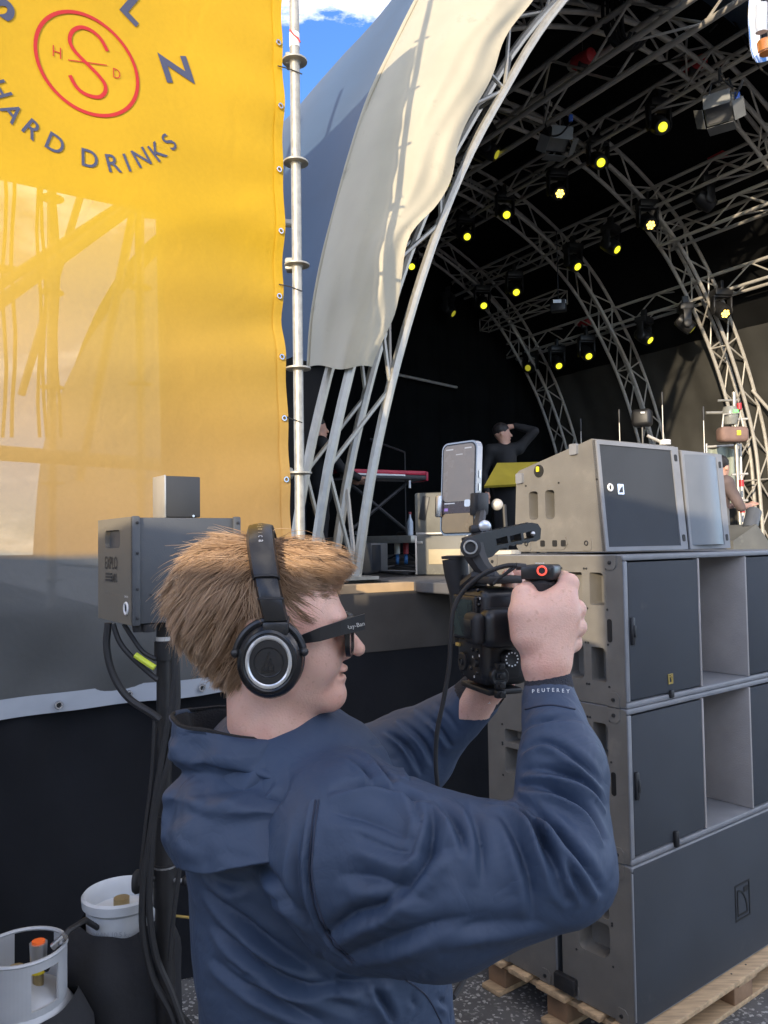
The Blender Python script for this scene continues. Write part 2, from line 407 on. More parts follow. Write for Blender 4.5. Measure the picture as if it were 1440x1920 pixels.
mat('hem', (.36, .39, .43), .5, 0, .08, 6)

# ================================================================ ground
g = MB().grid(lambda u, v: (-300+600*u, -300+600*v, 0), 4, 4).build('ground', MT['asphalt'], smooth=None); tag(g, kind='structure')

# ================================================================ stage frame of reference
SU, SV = az(58), az(-32); SP = at(667, 1038, 4.9); SP.z = 0
def ST(s, t_, z): return Vector((SP.x, SP.y, 0)) + SU*s + SV*t_ + UP*z
def st_of(p): d = Vector((p.x-SP.x, p.y-SP.y, 0)); return d.dot(SU), d.dot(SV)
DZ = 1.65
def catmull(pts, n=12):
    out = []; P = [pts[0]]+list(pts)+[pts[-1]]
    for i in range(1, len(P)-2):
        for k in range(n):
            t_ = k/n; a, b_, c, d = [Vector(x) for x in P[i-1:i+3]]
            out.append(.5*((2*b_) + (c-a)*t_ + (2*a-5*b_+4*c-d)*t_*t_ + (3*b_-a-3*c+d)*t_**3))
    out.append(Vector(P[-2])); return out
def resample(pts, step=None, n=None):
    pts = [Vector(p) for p in pts]; L = [0]
    for a, b_ in zip(pts, pts[1:]): L.append(L[-1]+(b_-a).length)
    n = n or max(2, int(round(L[-1]/step))+1); out = []; j = 0
    for i in range(n):
        d = L[-1]*i/(n-1)
        while j < len(L)-2 and L[j+1] < d: j += 1
        f = (d-L[j])/max(L[j+1]-L[j], 1e-9); out.append(pts[j].lerp(pts[j+1], min(1, max(0, f))))
    return out
right = [(11.02, 1.65), (10.98, 2.4), (10.87, 3.5), (10.58, 4.4), (10.15, 5.3), (9.6, 6.1), (9.0, 6.8), (8.2, 7.4), (7.3, 7.85), (6.4, 8.12), (5.5, 8.22)]
PROF = [(11-s, z) for s, z in right] + right[::-1][1:]
frl = [(0, 1.66), (.14, 2.39), (.30, 2.95), (.57, 3.72), (.89, 4.42), (1.26, 5.05), (1.86, 5.92), (2.7, 6.7), (3.9, 7.3), (5.5, 7.55)]
FPROF = frl + [(11-s, z) for s, z in frl[::-1][1:]]
def prof_pts(pr, step=.42): return resample(catmull([Vector((s, z, 0)) for s, z in pr]), step=step)
def offset2d(pts, d):
    out = []
    for i, p in enumerate(pts):
        q = (pts[min(i+1, len(pts)-1)]-pts[max(i-1, 0)]).normalized(); out.append(p + Vector((-q.y, q.x, 0))*d)   # left of travel = outwards
    return out
def arch(label, pr, t0, inner_shift, rch, rbr, m_, half=.15, step=.42):
    P = prof_pts(pr, step); P = offset2d(P, inner_shift)
    o = thing('arch_truss', label, 'truss', ST(0, t0, DZ), 0, 'roof arches')
    ins, outs = offset2d(P, -half), offset2d(P, half)
    ch = {}
    for nm, q in (('i', ins), ('o', outs)):
        for sgn in (-1, 1):
            pts = [ST(p.x, t0+sgn*half, p.y) for p in q]; ch[nm, sgn] = pts
            fine = catmull(pts, 3)
            MB().tube(fine, rch, 8).build('chord', m_, o)
    faces = [(('i',-1),('o',-1)), (('i',1),('o',1)), (('i',-1),('i',1)), (('o',-1),('o',1))]
    for fi, (a, b_) in enumerate(faces):
        A, B = ch[a], ch[b_]
        if fi == 3: continue
        for i in range(0, len(A)-1, 1 if fi < 2 else 2):
            p, q = (A[i], B[i+1]) if i % 2 == 0 else (B[i], A[i+1])
            bar('brace', p, q, rbr, m_, o, 6)
        for i in range(0, len(A), 6): bar('brace', A[i], B[i], rbr, m_, o, 6)
    for s_ in (0, -1):
        c = sum((ch[k][s_] for k in ch), Vector())/4; MB().box((c.x, c.y, DZ+.012), (.5, .5, .02), Matrix.Rotation(R(-58), 3, 'Z')).build('base_plate', m_, o)
    return o
arch('bright front roof arch whose lit leg stands right beside the yellow banner', FPROF, .15, .15, .032, .015, MT['alu_bright'], .15, .60)
arch('second roof arch, passing behind the top right hanging truss', PROF, 2.25, .0, .031, .0145, MT['alu'])
arch('roof arch with sunlit leg at the far right beside the brown bag', PROF, 4.5, .0, .031, .0145, MT['alu'], .17)
arch('roof arch landing behind the tall microphone stands, middle of three far legs', PROF, 6.65, .0, .031, .0145, MT['alu'], .17)
arch('rearmost roof arch landing left behind the top loudspeaker', PROF, 9.0, .0, .031, .0145, MT['alu'], .17)

def straight_truss(name, label, p, q, half, rch, rbr, step, m_, group='hanging lighting trusses', tri=False):
    a, b_, d = frame(p, q); o = thing(name, label, 'truss', p, 0, group); L = (q-p).length; n_ = int(L/step)
    cs = {}
    for i in (-1, 1):
        for j in (-1, 1):
            cs[i, j] = [p + a*half*i + b_*half*j + d*(L*k/n_) for k in range(n_+1)]
            bar('chord', cs[i, j][0], cs[i, j][-1], rch, m_, o, 8)
    for fi, (A, B) in enumerate((((-1,-1),(-1,1)), ((1,-1),(1,1)), ((-1,-1),(1,-1)), ((-1,1),(1,1)))):
        for k in range(0, n_, 1 if fi < 2 else 3):
            x, y = (cs[A][k], cs[B][k+1]) if k % 2 == 0 else (cs[B][k], cs[A][k+1])
            bar('brace', x, y, rbr, m_, o, 6)
        for k in (0, n_): bar('brace', cs[A][k], cs[B][k], rbr, m_, o, 6)
    return o
straight_truss('lighting_truss', 'lowest lighting truss, carrying the red hoist and five lamps', ST(9.72, 9.7, 6.2), ST(9.72, 1.2, 6.2), .16, .029, .0135, .45, MT['alu'])
straight_truss('lighting_truss', 'lighting truss second from below, with the flower-shaped lamp at its right', ST(8.22, 10.0, 7.38), ST(8.3, .9, 7.42), .16, .029, .0135, .45, MT['alu'])
straight_truss('lighting_truss', 'lighting truss third from below, ending under the clear plastic strip', ST(6.85, 9.8, 7.98), ST(6.45, .5, 7.80), .16, .029, .0135, .45, MT['alu'])
straight_truss('lighting_truss', 'large uppermost lighting truss with hanging black cable loops', ST(4.95, 7.4, 7.75), ST(4.7, .35, 7.55), .22, .036, .016, .6, MT['alu'])
straight_truss('lighting_truss', 'short dark lighting truss at the far back between the two lower trusses', ST(8.75, 9.4, 6.62), ST(8.75, 7.0, 6.62), .12, .02, .01, .4, MT['alu'])
straight_truss('lighting_truss', 'lighting truss with a sideways lamp just below the right frame edge hoist', ST(8.75, 4.6, 6.95), ST(8.75, .6, 6.95), .16, .029, .0135, .45, MT['alu'])
for lab, p, q in (('long tube running along the side wall between the far legs', ST(10.75, 9.3, 4.72), ST(10.75, 4.6, 4.75)), ('tube on the sunlit side wall at the right frame edge', ST(10.75, 4.4, 4.9), ST(10.75, .4, 4.9)),
                  ('thin tube fixed across the dark back wall', ST(6.2, 9.45, 5.35), ST(8.0, 9.45, 5.2)), ('slanting wind brace right of the sunlit arch leg', ST(10.7, 4.35, 4.5), ST(10.7, 2.2, 1.75))):
    o = MB().bar(p, q, .03, 10).build('wall_tube', MT['alu']); tag(o, lab, 'tube', 'tubes along the stage walls')

# ---------------------------------------------------------------- roof skin, liner, back wall
canopy = thing('stage_canopy', 'curved stage roof cover with cream front flap and black inside', 'canopy', ST(5.5, 4.7, DZ))
ledge = [(860,-160), (820,-70), (780, 0), (735, 90), (690, 185), (655, 290), (625, 400), (600, 500), (583, 600), (577, 688)]
redge = [(1120,-170), (1050,-80), (995, 0), (950, 75), (925, 130), (895, 190), (862, 275), (845, 330), (815, 385), (775, 440), (752, 520), (735, 590), (718, 640), (703, 690)]
LE = [atp(x, y, ST(0, .62, 0), SV) for x, y in ledge]; RE = [atp(x, y, ST(0, -.06, 0), SV) for x, y in redge]
le_sz = [((p-ST(0,0,0)).dot(SU), p.z) for p in LE][::-1]
print('LE', [(round(a,2), round(b_,2)) for a, b_ in le_sz])
lo_p = [(le_sz[0][0]-.05, 1.7)] + le_sz + [(3.4, 7.15), (5.5, 7.75), (8.4, 6.9), (10.3, 4.9), (11.2, 1.7)]
NS = 90
ring0 = resample(catmull([Vector((s, z, 0)) for s, z in lo_p]), n=NS)
ring1 = resample(offset2d(prof_pts(PROF), .38), n=NS)
rin0 = resample(offset2d(prof_pts(FPROF), .30), n=NS); rin1 = resample(offset2d(prof_pts(PROF), .26), n=NS)
def loft(r0, r1, ta, tb, tm, dip=0):
    def fn(u, v):
        t_ = ta + (tb-ta)*v; f = min(1, (t_-ta)/(tm-ta)); f = f*f*(3-2*f); i = min(NS-1, int(round(u*(NS-1))))
        p = r0[i].lerp(r1[i], f); sag = dip*math.sin((t_/2.22)*math.pi)**2
        c = Vector((5.5, 3.5, 0)); p = p + (c-p).normalized()*sag
        return ST(p.x, t_, max(p.y, DZ))
    return fn
MB().grid(loft(ring0, ring1, .62, 9.75, 2.2, .03), NS-1, 40).build('outer_skin', MT['skin_pvc'], canopy, smooth=180)
MB().grid(loft(rin0, rin1, .34, 9.7, 2.2, .0), NS-1, 40).build('inner_liner', MT['liner'], canopy, smooth=180)
def back(u, v):
    s = -.2 + 11.4*u; zt = 8.4; x = abs(s-5.5)/5.7; zt = DZ + 6.8*math.sqrt(max(0.02, 1-x**3.2))
    return ST(s, 9.62 + .05*math.sin(s*9)*(1-v) + .03*math.sin(s*23), DZ + (zt-DZ)*v)
MB().grid(back, 120, 16).build('back_wall', MT['liner'], canopy, smooth=180)
mat('side_cloth', (.045, .044, .040), .85, 0, .25, 1.2, bump=.25, bs=4, spec=.1)
def sidew(u, v):
    pr = [p for p in rin1 if p.x > 8.5 and p.y < 5.6]; i = v*(len(pr)-1); k = min(len(pr)-2, int(i)); p = pr[k].lerp(pr[k+1], i-k); t_ = .6 + 8.9*u
    return ST(p.x - .05 - .03*math.sin(t_*2.83*2)**2 - .02*math.sin(t_*5+v*7), t_, p.y)
MB().grid(sidew, 80, 18).build('side_wall', MT['side_cloth'], canopy, smooth=180)
nL = 70
LEr = resample(catmull(LE), n=nL); REr = resample(catmull(RE), n=nL)
def flap(u, v):
    i = int(round(v*(nL-1))); p = LEr[i].lerp(REr[i], u)
    L = v*9
    f = .020*math.sin(9*u + 1.6*math.sin(L*.7) + L*.25)*math.sin(math.pi*min(1, u*1.05)) + .010*math.sin(19*u - L*.8 + 1.5*math.sin(L*.5)) + .006*math.sin(33*u+L*1.7)*u + .006*math.sin(L*4.1+u*4)
    f += .012*abs(math.sin(6*u+L*.6+2*math.sin(L*.45)))*(1-u)
    tt_ = -.10 + .72*(1-u)**2.3 - f
    r = p-CO; o0 = ST(0, tt_, 0); k = (o0-CO).dot(SV)/r.dot(SV)
    e = .02*math.sin(L*3.3)*u*u
    return CO + r*k + SU*e + UP*(.012*math.sin(u*9) if v > .98 else 0)
MB().grid(flap, 60, nL-1).build('front_flap', MT['cream_pvc'], canopy, smooth=180)
MB().tube([p + (-SV*.02) for p in LEr], .018, 8).build('edge_rope', MT['cream_pvc'], canopy)

# ---------------------------------------------------------------- stage platform
stage = thing('stage_platform', 'raised dark stage floor with pale wooden edge and black skirt', 'stage', ST(5.5, 4.5, 0))
pan = MB().box((0,0,0), (1.98, .98, .06), bev=.006, seg=1).mesh('deck_panel')
for i in range(6):
    for j in range(10):
        M = Matrix.Translation(ST(.6+i*2, .12+j, DZ-.03)) @ Matrix.Rotation(R(-58+90), 4, 'Z') @ Matrix.Rotation(R(-90), 4, 'Z')
        link(pan, 'deck_panel', MT['deck'], stage, True, M)
for i in range(6):
    M = Matrix.Translation(ST(.6+i*2, -.42, DZ-.028)) @ Matrix.Rotation(R(32), 4, 'Z')
    MB().box((0,0,0), (1.985, .08, .05), bev=.004).build('edge_board', MT['deckwood'] if i < 3 else MT['deck'], stage, True, M=M)
def skirtf(u, v):
    s = -1.6 + 13.4*u; return ST(s, -.475 + .012*math.sin(s*16+.7*math.sin(s*3.1))*(1.2-v), .0 + (DZ-.05)*v)
MB().grid(lambda u, v: skirtf(u, .80+.20*v) + (-SV)*.006, 300, 2).build('lit_skirt_band', MT['skirt'], stage, smooth=180)  # sunlit top of the skirt painted as a lighter band
MB().grid(skirtf, 300, 4).build('skirt', MT['drape'], stage, smooth=180)  # darker cloth below the band: shade on the skirt put into its colour
MB().grid(lambda u, v: ST(-1.6, -.475+10*u, (DZ-.05)*v), 6, 2).build('skirt', MT['drape'], stage, smooth=180)

# ================================================================ banner on scaffold
BA = 51.5; BD = az(BA); BN = az(BA+90); B0 = at(541, 700, 3.83); B0.z = 0
def ba(px, py):
    p = atp(px, py, B0, BN); return (p-B0).dot(BD), p.z
GR = [ba(530, y)[1] for y in (-35, 84, 204, 320, 435, 555, 670, 785, 900, 1015)]
def bdisp(a, z):
    d = .018*math.sin(a*2.1+z*1.3) + .010*math.sin(a*3.7-z*2.9+1) + .004*math.sin(a*9+z*4)
    e = math.exp(a/.28)      # a is negative, right edge at 0
    ph = (z-GR[0])/((GR[-1]-GR[0])/(len(GR)-1))
    d += .008*e*math.cos(2*math.pi*ph) + .007*math.exp(a/.55)*math.cos(2*math.pi*ph*.5+a*3)
    d += .012*math.exp(a/.5)*math.exp(-((z-2.6+a*.35)/.09)**2) + .010*math.exp(a/.6)*math.exp(-((z-3.55-a*.5)/.08)**2) - .012*math.exp(a/.45)*math.exp(-((z-2.95-a*.3)/.07)**2)
    d += .006*math.sin(z*11+a*1.2+1.5*math.sin(a*1.7))*math.exp(-((z-2.3)/.7)**2) + .004*math.sin(z*19-a*2.1)*math.exp(-((z-2.7)/.8)**2)
    low = max(0, 1.75-z); d += .02*math.sin(a*7+z*9)*min(1, low*2) + .012*math.sin(a*15-z*12)*min(1, low*2)
    return d
def bpos(a, z, off=0): return B0 + BD*a + UP*z + BN*(bdisp(a, z)+off)
z0, z1, a0 = ba(541, 1263)[1], 5.7, -3.6
banner = thing('yellow_banner', 'big yellow banner with red circle logo hung on scaffold', 'banner', B0)
def edgex(z): return -.012 - .03*math.exp(-((z-1.55)/.22)**2) + .002*math.sin(z*8)
def sheet(aL, zB, nu, nv, off, solid=False):
    mb = MB(); at_ = []
    def fn(u, v):
        z = zB + (z1-zB)*v; aR = edgex(z); a = aL + (aR-aL)*u; at_.append((a, z, 0)); return bpos(a, z, off)
    mb.grid(fn, nu, nv); me = mb.mesh('cloth', 180)
    A = me.attributes.new('az', 'FLOAT_VECTOR', 'POINT'); A.data.foreach_set('vector', np.array(at_, np.float32).ravel()); return me
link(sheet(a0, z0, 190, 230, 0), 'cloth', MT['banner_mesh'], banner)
# a second, closed layer behind the printed field (upper part and right part)
aX = ba(297, 480)[0]; zl = ba(0, 335)[1]; zr = ba(297, 400)[1]
mb = MB(); at_ = []
def fn2(u, v):
    a = a0 + (-.03-a0)*u; zB = 1.28 if a > aX else zr + (zl-zr)*(a-aX)/(ba(0, 335)[0]-aX); z = zB + (z1-zB)*v; at_.append((a, z, 0)); return bpos(a, z, -.03)
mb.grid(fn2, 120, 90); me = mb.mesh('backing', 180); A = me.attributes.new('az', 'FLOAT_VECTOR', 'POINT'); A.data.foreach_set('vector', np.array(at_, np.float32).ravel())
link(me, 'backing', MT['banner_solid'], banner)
def hemf(u, v): a = a0 + (-.012-a0)*u; z = z0 - .035 + .075*v; return bpos(a, z0, .006) + UP*(z-z0)
MB().grid(hemf, 120, 2).build('hem', MT['hem'], banner, smooth=180)
def edgef(u, v): z = z0 + (z1-z0)*v; return bpos(edgex(z) - .055*(1-u), z, .004)
me = MB(); at_ = []
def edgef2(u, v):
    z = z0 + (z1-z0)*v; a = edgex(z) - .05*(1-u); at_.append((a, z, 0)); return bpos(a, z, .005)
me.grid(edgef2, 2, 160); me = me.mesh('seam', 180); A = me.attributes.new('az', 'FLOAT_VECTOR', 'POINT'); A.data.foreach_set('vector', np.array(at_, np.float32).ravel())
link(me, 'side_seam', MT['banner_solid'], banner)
gm = MB().ring((0,0,0), (0,0,1), .011, .0045, 16, 6).mesh('grommet', 60)
Bm = basis(BD, UP, BN)
for z in GR: link(gm, 'grommet', MT['chrome'], banner, True, Matrix.Translation(bpos(edgex(z)-.028, z, .012)) @ Bm)
for px, py in ((110, 1322), (241, 1302), (366, 1286), (-20, 1340), (480, 1271)):
    a, z = ba(px, py); link(gm, 'grommet', MT['chrome'], banner, True, Matrix.Translation(bpos(a, z0, .02)+UP*(z-z0)) @ Bm @ Matrix.Scale(1.15, 4))
    MB().lathe([(.010, 0), (.009, .003)], 12, Matrix.Translation(bpos(a, z0, .009)+UP*(z-z0)) @ Bm).build('grommet_hole', MT['rubber'], banner)
# printed logo
rc = ba(160, 118); rt, rb, rl_, rr_ = ba(130, 15), ba(195, 220), ba(62, 105), ba(262, 140)
RC = ((ba(62,100)[0]+ba(262,142)[0])/2, (ba(125,16)[1]+ba(195,219)[1])/2)
RR = ((ba(262,142)[0]-ba(62,100)[0])/2 + (ba(125,16)[1]-ba(195,219)[1])/2)/2
print('ring', RC, RR, (ba(262,142)[0]-ba(62,100)[0])/2, (ba(125,16)[1]-ba(195,219)[1])/2)
def print_mesh(name, pts2, faces, m_, cut=.04):
    bm = bmesh.new(); vv = [bm.verts.new((x, y, 0)) for x, y in pts2]
    for f in faces:
        try: bm.faces.new([vv[i] for i in f])
        except Exception: pass
    xs = [p[0] for p in pts2]; ys = [p[1] for p in pts2]
    for ax, vals in ((0, xs), (1, ys)):
        k = math.ceil(min(vals)/cut)
        while k*cut < max(vals):
            no = (1,0,0) if ax == 0 else (0,1,0)
            bmesh.ops.bisect_plane(bm, geom=list(bm.verts)+list(bm.edges)+list(bm.faces), plane_co=(k*cut, k*cut, 0), plane_no=no); k += 1
    for v in bm.verts: v.co = bpos(v.co.x, v.co.y, .004)
    me = bpy.data.meshes.new(name); bm.to_mesh(me); bm.free(); return link(me, name, m_, banner)
def annulus(R1, R2, n_=64):
    p = []; f = []
    for i in range(n_):
        a = i*2*math.pi/n_; p += [(RC[0]+R1*math.cos(a), RC[1]+R1*math.sin(a)), (RC[0]+R2*math.cos(a), RC[1]+R2*math.sin(a))]
    for i in range(n_): j = (i+1) % n_; f.append((2*i, 2*i+1, 2*j+1, 2*j))
    return p, f
print_mesh('printed_ring', *annulus(RR*.965, RR*1.035), MT['red_print'])
def stroke(pts, wd):
    pts = resample(pts, n=60); p = []; f = []
    for i, q in enumerate(pts):
        d = (pts[min(i+1, 59)]-pts[max(i-1, 0)]).normalized(); nn = Vector((-d.y, d.x, 0)); p += [(q.x+nn.x*wd/2, q.y+nn.y*wd/2), (q.x-nn.x*wd/2, q.y-nn.y*wd/2)]
    for i in range(59): f.append((2*i, 2*i+1, 2*i+3, 2*i+2))
    return p, f
k_ = RR
spx = [(202, 95), (190, 72), (172, 56), (152, 50), (136, 58), (131, 75), (138, 92), (152, 108), (168, 124), (185, 142), (196, 158), (197, 172), (188, 182), (174, 182), (156, 175), (142, 162), (131, 141)]
sp = catmull([Vector((*ba(x, y), 0)) for x, y in spx], 6)
print_mesh('printed_letter', *stroke(sp, RR*.075), MT['red_print'])
print_mesh('printed_line', *stroke([Vector((*ba(128, 112), 0)), Vector((*ba(201, 122), 0))], RR*.02), MT['red_print'])
def letter(ch, px, py, h, ang, m_, bold=.0, sx=1.0):
    a, z = ba(px, py); vs, fs = text_mesh(ch, h, bold, sx=sx); c, s_ = math.cos(ang), math.sin(ang)
    return print_mesh('printed_letter', [(a+x*c-y*s_, z+x*s_+y*c) for x, y, _ in vs], fs, m_)
letter('H', 107, 97, RR*.22, 0, MT['red_print'], -.01, .85); letter('D', 219, 138, RR*.20, 0, MT['red_print'], -.01, .8)
for ch, px, py in (('H', -2, 170), ('A', 22, 213), ('R', 60, 245), ('D', 103, 271), ('D', 167, 299), ('R', 211, 308), ('I', 236, 307), ('N', 263, 297), ('K', 294, 285), ('S', 316, 267)):
    a, z = ba(px, py); ang = math.atan2(z-RC[1], a-RC[0]) + math.pi/2
    letter(ch, px, py, RR*.36, ang, MT['navy_print'], .008, .95)
for ch, px, py, bo in (('L', 258, 12, .03), ('Z', 333, 126, .035), ('S', -8, 8, .03), ('\u00cb', 178, -42, .03), ('T', 85, -52, .03)):
    a, z = ba(px, py); ang = math.atan2(z-RC[1], a-RC[0]) - math.pi/2
    letter(ch, px, py, RR*.66, ang, MT['navy_print'], bo)

# ---------------------------------------------------------------- scaffold
scaf = thing('scaffold_tower', 'galvanised scaffold tower holding the yellow banner', 'scaffold', (B0.x, B0.y, 0))
def rosette(c):
    MB().lathe([(.026, -.012), (.030, -.005), (.061, -.004), (.061, .004), (.030, .005), (.026, .012)], 20, Matrix.Translation(c), caps=False).build('rosette', MT['galv'], scaf)
def standard(p, zt, zs, r=.0242):
    MB().bar((p.x, p.y, 0), (p.x, p.y, zt), r, 14).build('standard', MT['galv'], scaf)
    for z in zs: rosette((p.x, p.y, z))
zr_ = [at(557, y, 3.85).z for y in (305, 500, 695, 887)]; dz = (zr_[0]-zr_[3])/3
pole = at(557, 500, 3.85)
standard(pole, 6.2, [zr_[3]+dz*i for i in range(-3, 8)])
MB().bar((pole.x, pole.y, at(557, 82, 3.85).z-.02), (pole.x, pole.y, at(557, 82, 3.85).z+.05), .026, 14).build('label_band', MT['white_paint'], scaf)
MB().tube([pole + UP*(at(557, y, 3.85).z-pole.z) + Vector((x, -.027, 0)) for x, y in ((-.02, 62), (0, 72), (.02, 78), (.03, 86))], .004, 6).build('red_tie', MT['red_paint'], scaf)
for y in (545, 140, 790): # tie wires to the banner
    q = at(557, y, 3.85); MB().tube([bpos(edgex(q.z)-.03, q.z+.02, .012), q + Vector((-.03, -.03, .01)), q + Vector((.027, -.02, -.01))], .003, 5).build('tie', MT['rubber'], scaf)
for y in (495, 110): 
    q = at(548, y, 3.86); MB().box(q + Vector((-.01, .02, 0)), (.05, .07, .06), bev=.01).build('coupler', MT['galv'], scaf)
bk = -BN
def behind(px, py, d): return atp(px, py, B0 + bk*d, BN)
p2, p3 = behind(262, 600, .75), behind(97, 600, 1.1)
for p in (p2, p3): standard(Vector((p.x, p.y, 0)), 6, [zr_[3]+dz*i for i in range(-2, 6)])
for (x0, y0, x1, y1, d, r) in ((-160, 838, 545, 888, .75, .036), (-160, 480, 110, 520, 1.1, .024), (-60, 610, 250, 385, .75, .03), (-40, 560, 235, 380, .8, .024), (148, 900, 250, 400, .75, .024), (40, 740, 150, 370, 1.2, .02), (262, 400, 560, 420, .75, .024)):
    bar('ledger' if abs(y1-y0) < 60 else 'diagonal_brace', behind(x0, y0, d), behind(x1, y1, d), r, MT['galv'], scaf, 10)
for i, (x, dd) in enumerate(((8, .5), (24, .5), (72, .6), (80, .62), (104, .55))):
    MB().tube([behind(x + 4*math.sin(k*1.3+i)+(i*2*k/10), 300+k*65, dd) for k in range(9)], .008, 6).build('rope', MT['rubber'], scaf)
# black fabric hung below the banner
def drapef(u, v):
    a = -3.6 + 3.75*u; return B0 + BD*a - BN*(.06 + .03*math.sin(a*6.3+.4)*(1-v*.7) + .012*math.sin(a*17)) + UP*(.01 + 1.62*v)
dr = MB().grid(drapef, 130, 12).build('black_drape', MT['drape'], smooth=180); tag(dr, 'black fabric hanging to the ground below the yellow banner', 'drape')

# ================================================================ unseen blocks added behind the photographer to throw shade over the forecourt
tr_ = -Vector((sdir.x, sdir.y, 0)).normalized(); lat = Vector((tr_.y, -tr_.x, 0))
def shade_block(label, l0, l1, s_front, h):  # made-up block out of view, sized only to cut off the low sun
    c = lat*((l0+l1)/2) + tr_*(s_front-1.22); L = l1-l0
    o = thing('added_shade_block', label, 'shade_block', (c.x, c.y, 0), 0, 'unseen shade blocks behind the viewer')
    Mx = basis(lat, tr_, UP, (c.x, c.y, 0))
    poly = []; nn = int(L/.28)
    for i in range(nn):
        x = -L/2 + L*i/nn; w_ = L/nn; poly += [(x, 0), (x+w_*.35, 0), (x+w_*.5, -.035), (x+w_*.85, -.035)]
    pts = [(x, 1.22+y) for x, y in poly] + [(L/2, 1.22)] + [(L/2, -1.22), (-L/2, -1.22)]
    MB().prism(pts, .12, h-.1, Mx).build('wall', MT['corrugated'], o, smooth=None)
    MB().box(Mx @ Vector((0,0,h-.05)), (L, 2.5, .1), Mx.to_3x3()).build('roof', MT['corrugated'], o, smooth=None)
    MB().box(Mx @ Vector((0,0,.06)), (L, 2.5, .12), Mx.to_3x3()).build('floor_frame', MT['black_metal'], o, smooth=None)
shade_block('unseen white block added behind the viewer on the left to cast shade', -7.1, -.98, -1.9, 2.58)
shade_block('unseen low white block added between the two taller ones to cast shade', -1.0, -.42, -2.0, 2.33)
shade_block('unseen taller white block added behind the viewer on the right to cast shade', -.43, 5.7, -1.9, 2.92)
# ================================================================ loudspeaker stack
mat('cab_paint', (.150, .141, .124), .62, 0, .10, 10, bump=.12, bs=260, dirt=((.19, .175, .15), 5, .60))
mat('cab_edge', (.20, .205, .215), .5, 0, .10, 14, bump=.08, bs=260)
mat('grille_cloth', (.040, .046, .054), .8, 0, .12, 4, bump=.25, bs=500, dirt=((.065, .068, .07), 7, .64))
mat('grille_metal', (.16, .17, .18), .38, .35, .08, 6, bump=.1, bs=500)
mat('port_paint', (.33, .305, .285), .75, 0, .10, 7, bump=.2, bs=160)
mat('cup_black', (.010, .010, .010), .6, 0, .2, 9)
mat('gold', (.62, .45, .14), .4, .6, .05, 9)
def rrect(x0, y0, x1, y1, r, rs=None, n_=4):
    rs = rs or (r, r, r, r); out = []
    for (cx, cy, a0_), rr_ in zip(((x1, y1, 0), (x0, y1, 90), (x0, y0, 180), (x1, y0, 270)), rs):
        sx = -1 if cx == x1 else 1; sy = -1 if cy == y1 else 1
        for k in range(n_+1):
            a = R(a0_+90*k/n_); out.append((cx+sx*rr_+rr_*math.cos(a), cy+sy*rr_+rr_*math.sin(a)))
    return out
def holed_plate(outer, holes, M, depth=.07, cup=True):
    """flat plate with openings (list of polygons), plus the cup walls behind each opening. plane z=0, cups go to -z"""
    bm = bmesh.new(); eds = []
    for poly in [outer]+holes:
        vs = [bm.verts.new((x, y, 0)) for x, y in poly]
        eds += [bm.edges.new((vs[i], vs[(i+1) % len(vs)])) for i in range(len(vs))]
    bmesh.ops.triangle_fill(bm, use_beauty=True, use_dissolve=False, edges=eds, normal=(0,0,1))
    bm.verts.index_update()
    plate = MB().add([M @ v.co for v in bm.verts], [[v.index for v in f.verts] for f in bm.faces]); bm.free()
    cups = []
    for poly in holes:
        n_ = len(poly); mb = MB(); cx = sum(p[0] for p in poly)/n_; cy = sum(p[1] for p in poly)/n_
        vs = [M @ Vector((x, y, 0)) for x, y in poly] + [M @ Vector((cx+(x-cx)*.93, cy+(y-cy)*.93, -depth)) for x, y in poly]
        mb.add(vs, [[i, (i+1) % n_, n_+(i+1) % n_, n_+i] for i in range(n_)] + [[n_+i for i in range(n_)]]); cups.append(mb)
    return plate, cups
SW, SS, SCN = az(52), az(-38), Vector((.855, 2.893, 0))
def sub_frame(z, w0=0, d0=0): p = SCN + SW*w0 + SS*d0; return basis(SW, SS, UP, (p.x, p.y, z))
